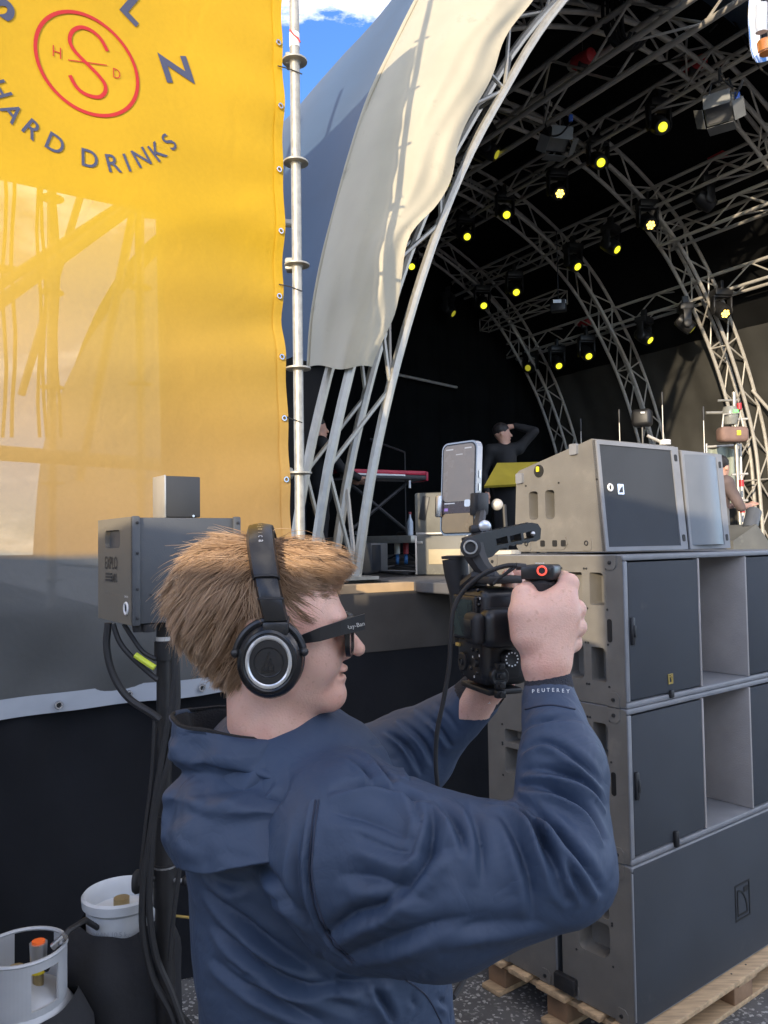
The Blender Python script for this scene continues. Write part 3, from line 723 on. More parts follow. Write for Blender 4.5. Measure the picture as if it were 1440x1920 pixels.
def cabinet(label, z, Wd, D, H, side_holes, port=None, w0=0, d0=0, plain_front=False):
    Mx = sub_frame(z, w0, d0); o = thing('subwoofer_cabinet', label, 'loudspeaker', (Mx.translation.x, Mx.translation.y, z), 0, 'subwoofer cabinets in the stack')
    Rt = Mx.to_3x3(); th = .022; e = .006
    def bx(c, s, nm, m_, bev=.004): return MB().box(Mx @ Vector(c), s, Rt, bev).build(nm, m_, o)
    bx((Wd/2, D/2, H-th/2), (Wd, D, th), 'top_panel', MT['cab_edge'], .007)
    bx((Wd/2, D/2, th/2), (Wd, D, th), 'bottom_panel', MT['cab_edge'], .007)
    bx((Wd-th/2, D/2, H/2), (th, D-.004, H-2*th), 'side_panel', MT['cab_paint'])
    bx((Wd/2, D-th/2, H/2), (Wd-2*th, th, H-2*th), 'back_panel', MT['cab_paint'])
    # left side with handle openings: local plane x=depth (towards back), y=z, normal -W
    Ms = Mx @ basis((0,1,0), (0,0,1), (-1,0,0), (-.002, 0, 0)).inverted().inverted()
    Ms = Mx @ Matrix(((0,0,-1,-.002), (1,0,0,0), (0,1,0,0), (0,0,0,1)))
    holes = [rrect(*h_[:4], .012, h_[4] if len(h_) > 4 else None) for h_ in side_holes]
    pl, cups = holed_plate(rrect(.004, .004, D-.004, H-.004, .012), holes, Ms)
    pl.build('side_panel', MT['cab_paint'], o, smooth=None)
    for c in cups: c.build('handle_cup', MT['cab_paint'], o, smooth=30)
    MB().box(Mx @ Vector((.012, .010, H/2)), (.022, .02, H-2*th-.002), Rt, .004).build('corner_post', MT['cab_edge'], o)
    for h_ in side_holes:     # screws round the openings
        for yy, zz in ((h_[0]-.012, h_[1]-.014), (h_[2]+.012, h_[1]-.014), (h_[0]-.012, h_[3]+.014), (h_[2]+.012, h_[3]+.014)):
            if 0.02 < yy < D-.02: MB().lathe([(.0042, 0), (.0042, .0025), (.002, .003)], 8, Ms @ Matrix.Translation((yy, zz, 0))).build('screw', MT['black_metal'], o)
    for yy, zz in ((.055, H-.028), (D-.055, H-.028), (.055, .028), (D-.055, .028)):   # stacking feet let into the corners
        top = zz > H/2; s_ = 1 if top else -1
        MB().prism([(yy-.026, zz+s_*.026), (yy+.026, zz+s_*.026), (yy+.026, zz-s_*.012), (yy+.014, zz-s_*.026), (yy-.014, zz-s_*.026), (yy-.026, zz-s_*.012)][::1 if top else -1], -.012, .004, Ms).build('stacking_foot', MT['cab_paint'], o, smooth=None)
        MB().lathe([(.007, .004), (.007, .008), (.003, .009)], 10, Ms @ Matrix.Translation((yy, zz, 0))).build('bolt', MT['black_metal'], o)
    fr = .026
    if port:
        p0_, p1_ = port
        for a, b_ in ((fr, p0_-.006), (p1_+.006, Wd-fr)):
            MB().box(Mx @ Vector(((a+b_)/2, .012, H/2)), (b_-a, .02, H-2*fr-.004), Rt, .003).build('grille', MT['grille_cloth'], o)
        for x in (p0_, p1_): MB().box(Mx @ Vector((x, .30, H/2)), (.012, .60, H-2*th-.002), Rt, .003).build('port_wall', MT['port_paint'], o)
        MB().box(Mx @ Vector(((p0_+p1_)/2, .585, H/2)), (p1_-p0_-.014, .012, H-2*th-.002), Rt).build('port_back', MT['port_paint'], o)
        Mf = Mx @ Matrix(((1,0,0,0), (0,0,-1,0), (0,1,0,0), (0,0,0,1)))
        la = MB().box(Mx @ Vector((fr+.014, -.002, H*.5)), (.02, .016, .10), Rt, .006); la.box(Mx @ Vector((fr+.016, -.010, H*.5)), (.012, .010, .045), Rt, .004); la.build('latch', MT['black_plastic'], o)
        MB().prism(rrect(.055, H*.5-.042, .075, H*.5+.042, .009), -.002, .0015, Ms).build('slot', MT['cup_black'], o, smooth=None)
        MB().box(Mx @ Vector((.272, -.004, .022)), (.022, .012, .03), Rt, .004).build('catch', MT['black_metal'], o)
    else:
        MB().box(Mx @ Vector((Wd/2, .006, H/2)), (Wd-.012, .016, H-.012), Rt, .006).build('grille', MT['grille_cloth'], o)
    return o, Mx
fh = [(.085, .365, .15, .485, (.006, .02, .006, .006)), (.185, .365, .268, .485, (.02, .006, .02, .02)), (.085, .085, .15, .21, (.006, .02, .006, .006)), (.185, .085, .268, .21, (.02, .006, .02, .02))]
rh = [(.43, .33, .60, .385), (.43, .205, .60, .31, (.012, .03, .03, .012))]
PZ = .146
sub_top, M1 = cabinet('subwoofer cabinet third from the ground with small gold emblem', PZ+1.115, 1.345, .70, .55, fh, (.49, .852))
sub_mid, M2 = cabinet('subwoofer cabinet second from the ground, right of the raised elbow', PZ+.565, 1.345, .70, .55, fh[:2]+rh, (.49, .852))
kh = [(.10, .345, .24, .425, (.01, .03, .01, .01)), (.10, .20, .24, .325, (.01, .01, .04, .02))]
sub_low, M3 = cabinet('lowest front subwoofer cabinet with plain grille and embossed emblem', PZ, 1.345, .325, .562, kh)
sub_bk, M4 = cabinet('lowest rear subwoofer cabinet behind the plain one on the pallet', PZ, 1.345, .33, .562, [(.06, .20, .2, .40)], None, 0, .352)
# emblem: square frame with a quarter-round mark
def emblem(Mx, x, z, s, m_, par, off=-.0015, wd=.09, bx_=True):
    Mf = Mx @ Matrix(((1,0,0,x), (0,0,1,off), (0,1,0,z), (0,0,0,1)))
    mb = MB(); k = s/2; t_ = s*wd
    if bx_:
        for a, b_, c, d in ((-k, -k*1.25, k, -k*1.25+t_), (-k, k*1.25-t_, k, k*1.25), (-k, -k*1.25+t_, -k+t_, k*1.25-t_), (k-t_, -k*1.25+t_, k, k*1.25-t_)): mb.prism([(a, b_), (c, b_), (c, d), (a, d)], -.001, .002, Mf)
    pts = [Vector((-k*.65+1.25*k*math.sin(R(9*i)), -k*.9+1.7*k*math.cos(R(9*i)), 0)) for i in range(11)]
    for a, b_ in zip(pts, pts[1:]):
        d = (b_-a).normalized(); nn = Vector((-d.y, d.x, 0))*t_*.5; mb.prism([(a+nn)[:2], (b_+nn)[:2], (b_-nn)[:2], (a-nn)[:2]], -.001, .002, Mf)
    for a, b_, c, d in ((-k*.65-t_/2, -k*.9, -k*.65+t_/2, k*.8), (-k*.65, -k*.9-t_/2, k*.6, -k*.9+t_/2), (k*.2, k*.55, k*.75, k*.9)): mb.prism([(a, b_), (c, b_), (c, d), (a, d)], -.001, .002, Mf)
    mb.build('emblem', m_, par, smooth=None)
emblem(M1, .272, .078, .030, MT['gold'], sub_top); emblem(M3, .735, .245, .115, MT['cup_black'], sub_low, -.0035, .06)
MB().box(M2 @ Vector((.272, -.006, .035)), (.022, .016, .06), M2.to_3x3(), .005).build('latch', MT['black_metal'], sub_mid)
# caster bracket at the foot of the gap between the two lowest cabinets
MB().box(M3 @ Vector((-.012, .30, .045)), (.03, .10, .06), M3.to_3x3(), .008).build('corner_bracket', MT['black_metal'], sub_low)
# ---- upper pair: wedge-backed full range boxes
def top_box(label, base, azw, Wd, prof, holes, curved=False):
    W_, S_ = az(azw), az(azw-90); Mx = basis(W_, S_, UP, base); o = thing('top_loudspeaker', label, 'loudspeaker', base, 0, 'full range loudspeakers on top')
    ys = [p[0] for p in prof]; Hf = prof[1][1]
    Ml = Mx @ Matrix(((0,0,-1,0), (1,0,0,0), (0,1,0,0), (0,0,0,1))); n_ = len(prof)
    pl, cups = holed_plate(prof, holes, Ml, .10); pl.build('side_panel', MT['cab_paint'], o, smooth=None)
    for c in cups: c.build('handle_cup', MT['cab_paint'], o, smooth=30)
    # shell: far side, back, top, bottom
    mb = MB(); vs = [Mx @ Vector((0, y, z)) for y, z in prof] + [Mx @ Vector((Wd, y, z)) for y, z in prof]
    fs = [[i, (i+1) % n_, n_+(i+1) % n_, n_+i] for i in range(1, n_)] + [[n_+i for i in range(n_)]]
    mb.add(vs, fs); mb.build('cabinet_shell', MT['cab_paint'], o, smooth=30)
    (y0_, z0_), (y1_, z1_) = prof[0], prof[1]
    tl = math.atan2(y1_-y0_, z1_-z0_); F = Vector((0, math.sin(tl), math.cos(tl))); L = math.hypot(y1_-y0_, z1_-z0_)
    Mf = Mx @ basis((1,0,0), F, Vector((1,0,0)).cross(F), (0, y0_, z0_))     # x right, y up the front, z = outwards? (towards -y)
    b1 = .016
    for a, b_, c, d in ((0, 0, Wd, b1), (0, L-b1, Wd, L), (0, b1, b1, L-b1), (Wd-.045, b1, Wd, L-b1)):
        MB().prism([(a, b_), (c, b_), (c, d), (a, d)], -.014, .006, Mf).build('front_frame', MT['cab_edge'], o, smooth=None)
    if curved:
        def gf(u, v): x = b1 + (Wd-.045-b1)*u; return Mf @ Vector((x, b1+(L-2*b1)*v, .004+.03*math.sin(math.pi*u)))
        MB().grid(gf, 12, 2).build('grille', MT['grille_metal'], o, smooth=180)
    else:
        MB().prism([(b1, b1), (Wd-.046, b1), (Wd-.046, L-b1), (b1, L-b1)], -.012, .002, Mf).build('grille', MT['grille_cloth'], o, smooth=None)
    for y in (b1+.03, L-b1-.03): MB().prism(rrect(Wd-.032, y-.014, Wd-.014, y+.014, .006), .005, .008, Mf).build('rigging_slot', MT['cup_black'], o, smooth=None)
    return o, Mx, Mf, Ml
tbz = PZ+1.115+.55+.012
tb = Vector((.815, 2.98, tbz))
profA = [(0, 0), (.035, .418), (.05, .425)] + [(.42-.05*0+.035*math.sin(R(a))-.0, .322+.03*math.cos(R(a))-.012) for a in range(0, 91, 18)] + [(.468, .10), (.462, .02), (.445, 0)]
hA = [rrect(.245, .13, .295, .245, .014), rrect(.335, .13, .385, .245, .014)]
topA, MA, MAf, MAl = top_box('loudspeaker with slanted top and two hand holes in its side', tb, 55, .50, profA, hA)
MB().ring(MAf @ Vector((.055, .24, .006)), MAf.to_3x3() @ Vector((0,0,1)), .012, .004, 18, 6).build('badge_ring', MT['white_paint'], topA)
Mb = MAf @ Matrix.Translation((.115, .235, .004)); MB().prism(rrect(-.018, -.02, .018, .02, .002), 0, .002, Mb).build('badge', MT['chrome'], topA, smooth=None)
MB().prism([(-.011, -.013), (.011, -.013), (.011, .012), (0, .004), (-.008, -.006)], .002, .003, Mb).build('badge_mark', MT['black_metal'], topA, smooth=None)
for y, z in ((.085, .028), (.40, .028)): 
    MB().prism(rrect(y-.022, z-.024, y+.022, z+.024, .008), -.002, .004, MAl).build('rigging_plate', MT['cab_paint'], topA, smooth=None); MB().ring(MAl @ Vector((y, z+.004, .006)), MAl.to_3x3() @ Vector((0,0,1)), .008, .0025, 12, 6).build('rigging_eye', MT['black_metal'], topA)
MB().prism([(.20, .008), (.33, .008), (.345, .03), (.33, .056), (.19, .056), (.18, .03)], -.002, .004, MAl).build('rigging_plate', MT['cab_paint'], topA, smooth=None)
for y in (.20, .245, .31): MB().prism(rrect(y-.012, .02, y+.012, .045, .005), .003, .006, MAl).build('rigging_slot', MT['cup_black'], topA, smooth=None)
for y, z in ((.135, .402), (.43, .312)): MB().prism(rrect(y-.018, z-.03, y+.018, z+.012, .006), -.004, .012, MAl).build('top_catch', MT['cab_edge'], topA, smooth=None)
MB().lathe([(.026, -.01), (.026, .003), (.018, .004)], 16, MAl @ Matrix.Translation((.325, .325, 0))).build('rope_socket', MT['cup_black'], topA)
MB().box(MAl @ Vector((.325, .332, .008)), (.012, .022, .010), MAl.to_3x3(), .003).build('yellow_tie', mat('yellow_tie', (.75, .62, .02), .5), topA)
for y in (.03, .22, .40): MB().lathe([(.004, 0), (.004, .003)], 8, MAl @ Matrix.Translation((y, .27, 0))).build('screw', MT['black_metal'], topA)
tbB = tb + az(55)*.515 + az(-35)*.0
profB = [(0, 0), (.028, .405), (.04, .41), (.30, .36), (.33, .33), (.33, .02), (.31, 0)]
topB, *_ = top_box('narrower loudspeaker with smooth pale grille right of the slanted one', tbB, 52, .31, profB, [], True)

# ---- pallet
pal = thing('wooden_pallet', 'pale wooden pallet under the loudspeaker stack', 'pallet', sub_frame(0).translation)
Mp = sub_frame(0, -.02, -.045); Rp = Mp.to_3x3()
for i, (y, wd) in enumerate(((.06, .145), (.23, .10), (.41, .145), (.58, .10), (.73, .13))):
    MB().box(Mp @ Vector((.70, y, .133)), (1.42, wd, .022), Rp, .004).build('top_board', MT['wood'], pal)
for x in (.10, .70, 1.30):
    MB().box(Mp @ Vector((x, .40, .111)), (.14, .80, .020), Rp, .003).build('stringer_board', MT['wood'], pal)
    for y in (.07, .41, .73): MB().box(Mp @ Vector((x, y, .061)), (.14, .10, .078), Rp, .004).build('block', MT['wood_dark'], pal)
for y in (.07, .41, .73): MB().box(Mp @ Vector((.70, y, .011)), (1.42, .10, .021), Rp, .004).build('bottom_board', MT['wood'], pal)
for x in (.03, .10, .63, .74, 1.3):
    for dy in (.03, .09): MB().lathe([(.004, 0), (.004, .0015)], 6, Matrix.Translation(Mp @ Vector((x, dy, .1443)))).build('nail', MT['black_metal'], pal)

# ================================================================ lamps in the roof
mat('lens_yellow', (.5, .5, .05), .3, 0, 0, emit=(.85, .80, .02), es=1.3)
mat('lens_amber', (.5, .4, .05), .3, 0, 0, emit=(1.0, .62, .10), es=1.7)
mat('lens_dim', (.10, .09, .03), .15, 0, 0, emit=(.45, .42, .03), es=.22)
def lens_falloff(m, r1, lo_, hi_):
    n = m.node_tree.nodes; l = m.node_tree.links; b = n['Principled BSDF']; tc_ = n.new('ShaderNodeTexCoord'); sx_ = n.new('ShaderNodeVectorMath'); sx_.operation = 'MULTIPLY'; sx_.inputs[1].default_value = (1, 1, 0); l.new(tc_.outputs['Object'], sx_.inputs[0])
    ln = n.new('ShaderNodeVectorMath'); ln.operation = 'LENGTH'; l.new(sx_.outputs[0], ln.inputs[0]); nzz = n.new('ShaderNodeTexNoise'); nzz.inputs['Scale'].default_value = 45; l.new(tc_.outputs['Object'], nzz.inputs['Vector'])
    ad = n.new('ShaderNodeMath'); ad.operation = 'MULTIPLY_ADD'; ad.inputs[1].default_value = r1*.8; l.new(nzz.outputs[0], ad.inputs[0]); l.new(ln.outputs['Value'], ad.inputs[2])
    mr_ = n.new('ShaderNodeMapRange'); mr_.inputs[1].default_value = r1*.3; mr_.inputs[2].default_value = r1*1.35; mr_.inputs[3].default_value = hi_; mr_.inputs[4].default_value = lo_; l.new(ad.outputs[0], mr_.inputs[0]); l.new(mr_.outputs[0], b.inputs['Emission Strength'])
lens_falloff(MT['lens_yellow'], .064, .35, 2.2)
mat('lamp_black', (.014, .014, .015), .45, .1, .2, 12)
_lm = {}
def lampmesh():
    if _lm: return
    _lm['clamp'] = MB().box((0,0,.16), (.05, .10, .16), bev=.01).mesh('clamp')
    _lm['base'] = MB().box((0,0,.04), (.30, .22, .11), bev=.018).mesh('base', 30)
    y = MB()
    for s_ in (-1, 1):
        y.box((s_*.145, 0, -.14), (.038, .13, .28), bev=.015); y.ball((s_*.145, 0, -.24), (.024, .08, .08))
    y.box((0,0,-.025), (.31, .14, .03), bev=.01); _lm['yoke'] = y.mesh('yoke', 35)
    h = MB().lathe([(.085, -.17), (.105, -.15), (.118, -.05), (.118, .06), (.108, .12), (.100, .135), (.085, .137)], 18); _lm['head'] = h.mesh('head', 35)
    _lm['lens'] = MB().lathe([(.064, .134), (.064, .141), (.04, .146), (.001, .149)], 18, caps=False).mesh('lens', 60)
    c = []
    _lm['cell'] = MB().lathe([(.022, .136), (.022, .142), (.001, .150)], 10, caps=False).mesh('led_cell', 60)
lampmesh()
GL = 'moving head lamps in the roof'
def moving_head(label, p, aim, kind, scale=1.0, face=None):
    o = thing('moving_head_lamp', label, 'stage lamp', p, 0, GL)
    aim = Vector(aim).normalized(); hz = Vector((aim.x, aim.y, 0)).normalized(); xa = hz.cross(UP).normalized()
    B = Matrix.Translation(p) @ Matrix.Scale(scale, 4) @ basis(xa, hz, UP)
    for k in ('clamp', 'base', 'yoke'): link(_lm[k], k, MT['lamp_black'], o, True, B @ Matrix.Translation((0,0,.24)))
    Hm = Matrix.Translation(p) @ Matrix.Scale(scale, 4) @ basis(xa, aim.cross(xa), aim)
    hd = link(_lm['head'], 'head', MT['lamp_black'], o, True, Hm)
    if kind == 'led':
        for i in range(7):
            a = i*math.pi/3; q = (0,0,0) if i == 6 else (.047*math.cos(a), .047*math.sin(a), 0); link(_lm['cell'], 'led_cell', MT['lens_amber'], hd, True, Hm @ Matrix.Translation(q))
    else: link(_lm['lens'], 'lens', MT['lens_yellow'] if kind == 'on' else MT['lens_dim'], hd, True, Hm)
    return o
def onS(px, py, s): return atp(px, py, ST(s, 0, 0), SU)
FRONT = (-SV*.75 - SU*.35 - UP*.62)
LAMPS = [
 (9.45, 1048, 686, 'on', FRONT, 'lit moving head lamp, leftmost bright one under the lowest truss'),
 (9.45, 1104, 668, 'on', FRONT, 'lit moving head lamp under the lowest truss just below the red hoist'),
 (9.45, 1219, 638, 'on', FRONT + SU*.5, 'half turned lit lamp, third under the lowest truss'),
 (9.45, 1298, 618, 'dim', FRONT + SU*.9 + SV*.3, 'sideways lamp, fourth under the lowest truss beside the flower-shaped one'),
 (9.45, 1360, 588, 'led', FRONT, 'flower-shaped amber lamp under the lowest truss on the right'),
 (9.55, 990, 690, 'dim', FRONT - SU*1.6, 'dark turned-away lamp at the left end of the lowest truss'),
 (8.0, 907, 573, 'on', FRONT, 'lit lamp at the left end of the second truss over the dark back wall'),
 (8.0, 968, 548, 'on', FRONT, 'lit lamp second from the left under the second truss'),
 (8.0, 1083, 500, 'on', FRONT + SU*.3, 'lit lamp third from the left under the second truss'),
 (8.0, 1157, 468, 'on', FRONT + SU*.5, 'half turned lit lamp, fourth from the left under the second truss'),
 (8.0, 1220, 422, 'led', FRONT, 'flower-shaped amber lamp hanging where the second truss meets an arch'),
 (8.4, 1336, 388, 'dim', FRONT + SU*1.2 + SV*.4, 'sideways dark lamp near the right frame edge below the hoist'),
 (6.5, 772, 500, 'on', FRONT, 'small lit lamp farthest left, seen just right of the cream flap'),
 (6.5, 876, 444, 'on', FRONT, 'lit lamp second from the left under the third truss'),
 (6.5, 950, 403, 'on', FRONT, 'lit lamp third from the left under the third truss'),
 (6.5, 1050, 363, 'led', FRONT, 'flower-shaped yellow lamp below the left barn door flood'),
 (6.5, 1127, 305, 'on', FRONT, 'lit lamp in a large black yoke right of the left barn door flood'),
 (6.4, 1243, 238, 'on', FRONT, 'largest lit lamp with its whole black housing showing, upper right'),
 (5.0, 823, 350, 'on', FRONT, 'small lit lamp half hidden by the front arch tube'),
 (5.0, 932, 290, 'dim', FRONT + SU*.9, 'dim lamp under the uppermost truss right of the front arch'),
 (7.6, 850, 588, 'dim', FRONT + SU*.8, 'dim lamp low against the dark back wall'),
]
for s, px, py, kind, aim, lab in LAMPS:
    a = Vector(aim).normalized(); p = onS(px, py, s); moving_head(lab, p - a*.14, aim, kind, 1.05 if s > 7 else 1.0)
def flood(label, p, aim, m_, door_m):
    o = thing('barn_door_flood', label, 'stage lamp', p, 0, 'barn door floods'); aim = Vector(aim).normalized(); xa = aim.cross(UP).normalized(); ya = xa.cross(aim)
    B = basis(xa, ya, aim, p); R3 = B.to_3x3()
    MB().box(p, (.34, .26, .22), R3, .02).build('housing', m_, o)
    for i in range(5): MB().box(B @ Vector((-.13+.065*i, 0, -.125)), (.02, .24, .05), R3).build('cooling_fin', m_, o)
    y = MB(); y.bar(B @ Vector((-.19, 0, 0)), p + UP*.34 + xa*-.10, .012); y.bar(B @ Vector((.19, 0, 0)), p + UP*.34 + xa*.10, .012); y.bar(p + UP*.34 - xa*.1, p + UP*.34 + xa*.1, .014); y.bar(p + UP*.34, p + UP*.5, .02); y.build('yoke', MT['lamp_black'], o)
    MB().box(B @ Vector((0, 0, .112)), (.28, .20, .006), R3).build('lens', mat('flood_glass', (.12, .12, .12), .15), o)
    for s_, (dx, dy, wx, wy) in enumerate(((0, -.15, .30, .16), (0, .15, .30, .16), (-.2, 0, .14, .22), (.2, 0, .14, .22))):
        ax = Matrix.Rotation(R(38)*(1 if dy < 0 else -1 if dy > 0 else 0), 3, 'X') @ Matrix.Rotation(R(38)*(1 if dx > 0 else -1 if dx < 0 else 0), 3, 'Y')
        MB().box(B @ Vector((dx*1.1, dy*1.15, .16)), (wx, wy, .005), R3 @ ax).build('barn_door', door_m, o)
    return o
mat('door_grey', (.15, .155, .155), .5, .2, .1, 8)
flood('black barn door flood under the uppermost truss, pale flap hanging down', onS(1040, 262, 5.2), -SV*.6 - SU*.2 - UP*.8, MT['lamp_black'], MT['door_grey'])
flood('grey barn door flood at upper right with blue plug on its cable', onS(1352, 205, 6.0), -SV*.3 - SU*.7 - UP*.7, MT['door_grey'], MT['door_grey'])
def hoist(label, p):
    o = thing('chain_hoist', label, 'hoist', p, 0, 'red chain hoists'); d = (SV*.9+UP*.1).normalized()
    MB().tube([p-d*.17, p-d*.15, p+d*.12, p+d*.15], [.06, .085, .085, .06], 14).build('motor', MT['red_paint'], o)
    MB().tube([p+d*.155, p+d*.21], [.07, .06], 12).build('gear_case', MT['alu'], o)
    MB().box(p-UP*.08, (.12, .12, .10), bev=.02).build('chain_guide', MT['black_metal'], o)
    MB().bar(p, p+UP*.55, .006, 6).build('chain', MT['chrome'], o)
hoist('red chain hoist on the lowest truss between two arches', onS(1095, 604, 9.72))
hoist('red chain hoist with white end in the uppermost truss', onS(1092, 112, 4.8))
hoist('red chain hoist inside the third truss near the clear strip', onS(1300, 122, 6.5))
hoist('red chain hoist on the second truss at the right frame edge', onS(1345, 290, 8.3))
# cable bundles
cb = thing('cable_bundle', 'thick black cable bundle looping down from the uppermost truss', 'cable', onS(1150, 40, 4.7))
for i in range(5):
    pts = [onS(1128+i*9+x, y, 4.55+.03*i) for x, y in ((0, -70), (2, 0), (4, 45+i*3), (18, 78+i*4), (38, 92-i*2), (55, 60))]
    MB().tube(catmull(pts, 5), .022, 7).build('cable', MT['rubber'], cb)
for lab, s, pts in (('thin grey cable sagging between the upper trusses', 5.6, ((1105, 118), (1150, 124), (1210, 122), (1262, 112), (1285, 100))), ('black cable looping beside the grey barn door flood', 5.9, ((1352, 140), (1365, 158), (1385, 168), (1392, 150), (1380, 180))), ('cable hanging from the uppermost truss beside the black flood', 5.0, ((1022, 170), (1020, 210), (1028, 250), (1050, 252), (1072, 226))),
                    ('black cable lying along the third truss', 6.4, ((1330, 60), (1370, 35), (1420, 120), (1440, 140)))):
    tag(MB().tube(catmull([onS(x, y, s) for x, y in pts], 6), .012, 6).build('hanging_cable', MT['rubber']), lab, 'cable', 'loose cables in the roof')
for lab, px, py, s in (('blue plug on the black barn door flood', 1070, 222, 5.0), ('blue plug on the grey barn door flood', 1382, 180, 5.95)):
    tag(MB().box(onS(px, py, s), (.05, .05, .09), bev=.01).build('cable_plug', mat('plug_blue', (.04, .12, .5), .4)), lab, 'plug', 'blue cable plugs')
# clear plastic strip at the right top, close to the viewer
mat('clear_plastic', (.95, .97, 1), .05, 0, 0, trans=1.0, spec=.5)
MT['clear_plastic'].node_tree.nodes['Principled BSDF'].inputs['IOR'].default_value = 1.15
pl_ = thing('clear_plastic_tube', 'clear plastic tube hanging in from the top right corner', 'plastic tube', at(1432, 40, 1.6))
pts = [at(1438, -60, 1.6), at(1432, 20, 1.6), at(1432, 75, 1.6), at(1436, 104, 1.6)]
MB().tube(pts, [.030, .030, .028, .024], 18).build('tube_wall', MT['clear_plastic'], pl_)
MB().tube([at(1428, 10, 1.6), at(1428, 62, 1.6)], .010, 12).build('paper_label', MT['white_paint'], pl_)
MB().tube([at(1437, 78, 1.6), at(1437, 98, 1.6)], [.016, .014], 12).build('amber_liquid', mat('amber', (.5, .16, .02), .3), pl_)
# ================================================================ the cameraman in the foreground
mat('skin', (.74, .47, .37), .5, 0, .07, 22, bump=.16, bs=420, sss=.25, var_col=(.70, .42, .32))
mat('navy_cloth', (.038, .061, .110), .58, 0, .10, 5, bump=.10, bs=30, spec=.4)
_b = MT['navy_cloth'].node_tree; _n = _b.nodes; _l = _b.links
_bp = [x for x in _n if x.type == 'BUMP'][0]; _tc = _n.new('ShaderNodeTexCoord')
_w = _n.new('ShaderNodeTexNoise'); _w.inputs['Scale'].default_value = 16; _w.inputs['Detail'].default_value = 3; _w.inputs['Distortion'].default_value = 1.2
_l.new(_tc.outputs['Object'], _w.inputs['Vector']); _s1 = _n.new('ShaderNodeMath'); _s1.operation = 'SUBTRACT'; _s1.inputs[1].default_value = .5; _l.new(_w.outputs[0], _s1.inputs[0])
_s2 = _n.new('ShaderNodeMath'); _s2.operation = 'ABSOLUTE'; _l.new(_s1.outputs[0], _s2.inputs[0]); _l.new(_s2.outputs[0], _bp.inputs['Height']); _bp.inputs['Strength'].default_value = .30; _bp.inputs['Distance'].default_value = .012
mat('lining', (.020, .019, .019), .9, 0, .2, 30, bump=.3, bs=400)
mat('knit', (.026, .028, .038), .85, 0, .2, 60, bump=.5, bs=500)
mat('trouser', (.02, .022, .028), .8, 0, .2, 8)
mat('gloss_black', (.012, .012, .013), .25, 0, .05, 8, spec=.5)
mat('satin_black', (.017, .0175, .019), .30, 0, .12, 30, bump=.03, bs=300)
mat('silver', (.62, .63, .64), .28, .9, .05, 20)
mat('lens_tint', (.05, .02, .025), .08, 0, 0, spec=.6)
mat('white_print', (.8, .8, .8), .5, 0, 0)
mat('dark_print', (.03, .03, .03), .5, 0, 0)
_m = MT['skin'].node_tree; _n = _m.nodes; _l = _m.links; _b = _n['Principled BSDF']; _src = _b.inputs['Base Color'].links[0].from_socket; _tc = _n.new('ShaderNodeTexCoord')
def _blend(scale, p0, p1, col, fac, src_):
    nz_ = _n.new('ShaderNodeTexNoise'); nz_.inputs['Scale'].default_value = scale; nz_.inputs['Detail'].default_value = 4; _l.new(_tc.outputs['Object'], nz_.inputs['Vector'])
    rp_ = _n.new('ShaderNodeValToRGB'); rp_.color_ramp.elements[0].position = p0; rp_.color_ramp.elements[1].position = p1; rp_.color_ramp.elements[1].color = (fac, fac, fac, 1); _l.new(nz_.outputs[0], rp_.inputs[0])
    mx_ = _n.new('ShaderNodeMixRGB'); mx_.inputs[2].default_value = (*col, 1); _l.new(rp_.outputs[0], mx_.inputs[0]); _l.new(src_, mx_.inputs[1]); return mx_.outputs[0]
_o = _blend(26, .45, .75, (.62, .26, .20), .45, _src); _o = _blend(170, .60, .72, (.45, .22, .14), .35, _o); _l.new(_o, _b.inputs['Base Color'])
A = lambda x, y, d: np.array(at(x, y, d)[:], np.float32)
person = thing('person', 'young person in navy jacket and headphones filming with a raised camera', 'person', (-.12, 1.08, 0))
HC = at(503, 1168, 1.03); HF, HR = az(85), az(175)
def hl(f, r, z): return HC + HF*f + HR*r + UP*z
HM = np.array([HF[:], HR[:], UP[:]], np.float32)     # rows = axes
hc = np.array(HC[:], np.float32)
def head_sdf(P):
    q = (P-hc) @ HM.T
    d = sd_ell(q, (-.012, 0, .020), (.094, .075, .076))
    d = smin(d, sd_ell(q, (.040, 0, -.022), (.056, .060, .082)), .03)
    for s_ in (-1, 1): d = smin(d, sd_cone(q, (.0, s_*.050, -.055), (.072, s_*.012, -.094), .020, .016), .018)
    d = smin(d, sd_ell(q, (.080, 0, -.092), (.017, .020, .017)), .018)
    for s_ in (-1, 1): d = smin(d, sd_ell(q, (.060, s_*.036, -.038), (.030, .022, .032)), .02)
    d = smin(d, sd_ell(q, (.086, 0, .006), (.012, .046, .010)), .012)
    d = smin(d, sd_cone(q, (.092, 0, -.002), (.114, 0, -.036), .006, .0095), .010)
    for s_ in (-1, 1): d = smin(d, sd_ell(q, (.097, s_*.010, -.041), (.009, .008, .007)), .006)
    d = smin(d, sd_ell(q, (.0925, 0, -.060), (.0085, .020, .0055)), .005)
    d = smin(d, sd_ell(q, (.0905, 0, -.0715), (.0085, .018, .0065)), .005)
    d = smax(d, -sd_ell(q, (.094, 0, -.0655), (.010, .024, .0018)), .003)
    for s_ in (-1, 1):
        d = smax(d, -sd_ell(q, (.088, s_*.032, -.012), (.012, .016, .010)), .01)      # eye sockets
        d = smin(d, sd_ell(q, (.076, s_*.031, -.012), (.012, .013, .011)), .003)
        d = smin(d, sd_ell(q, (-.012, s_*.079, -.020), (.018, .007, .031)), .008)     # ears
    nk = smin(sd_cone(q, (-.006, 0, -.055), (-.002, 0, -.21), .047, .050), sd_cone(q, (.022, 0, -.10), (.012, 0, -.19), .030, .036), .03)
    return smin(d, nk, .022)
lo, hi = hc-np.array([.17, .17, .24]), hc+np.array([.17, .17, .15])
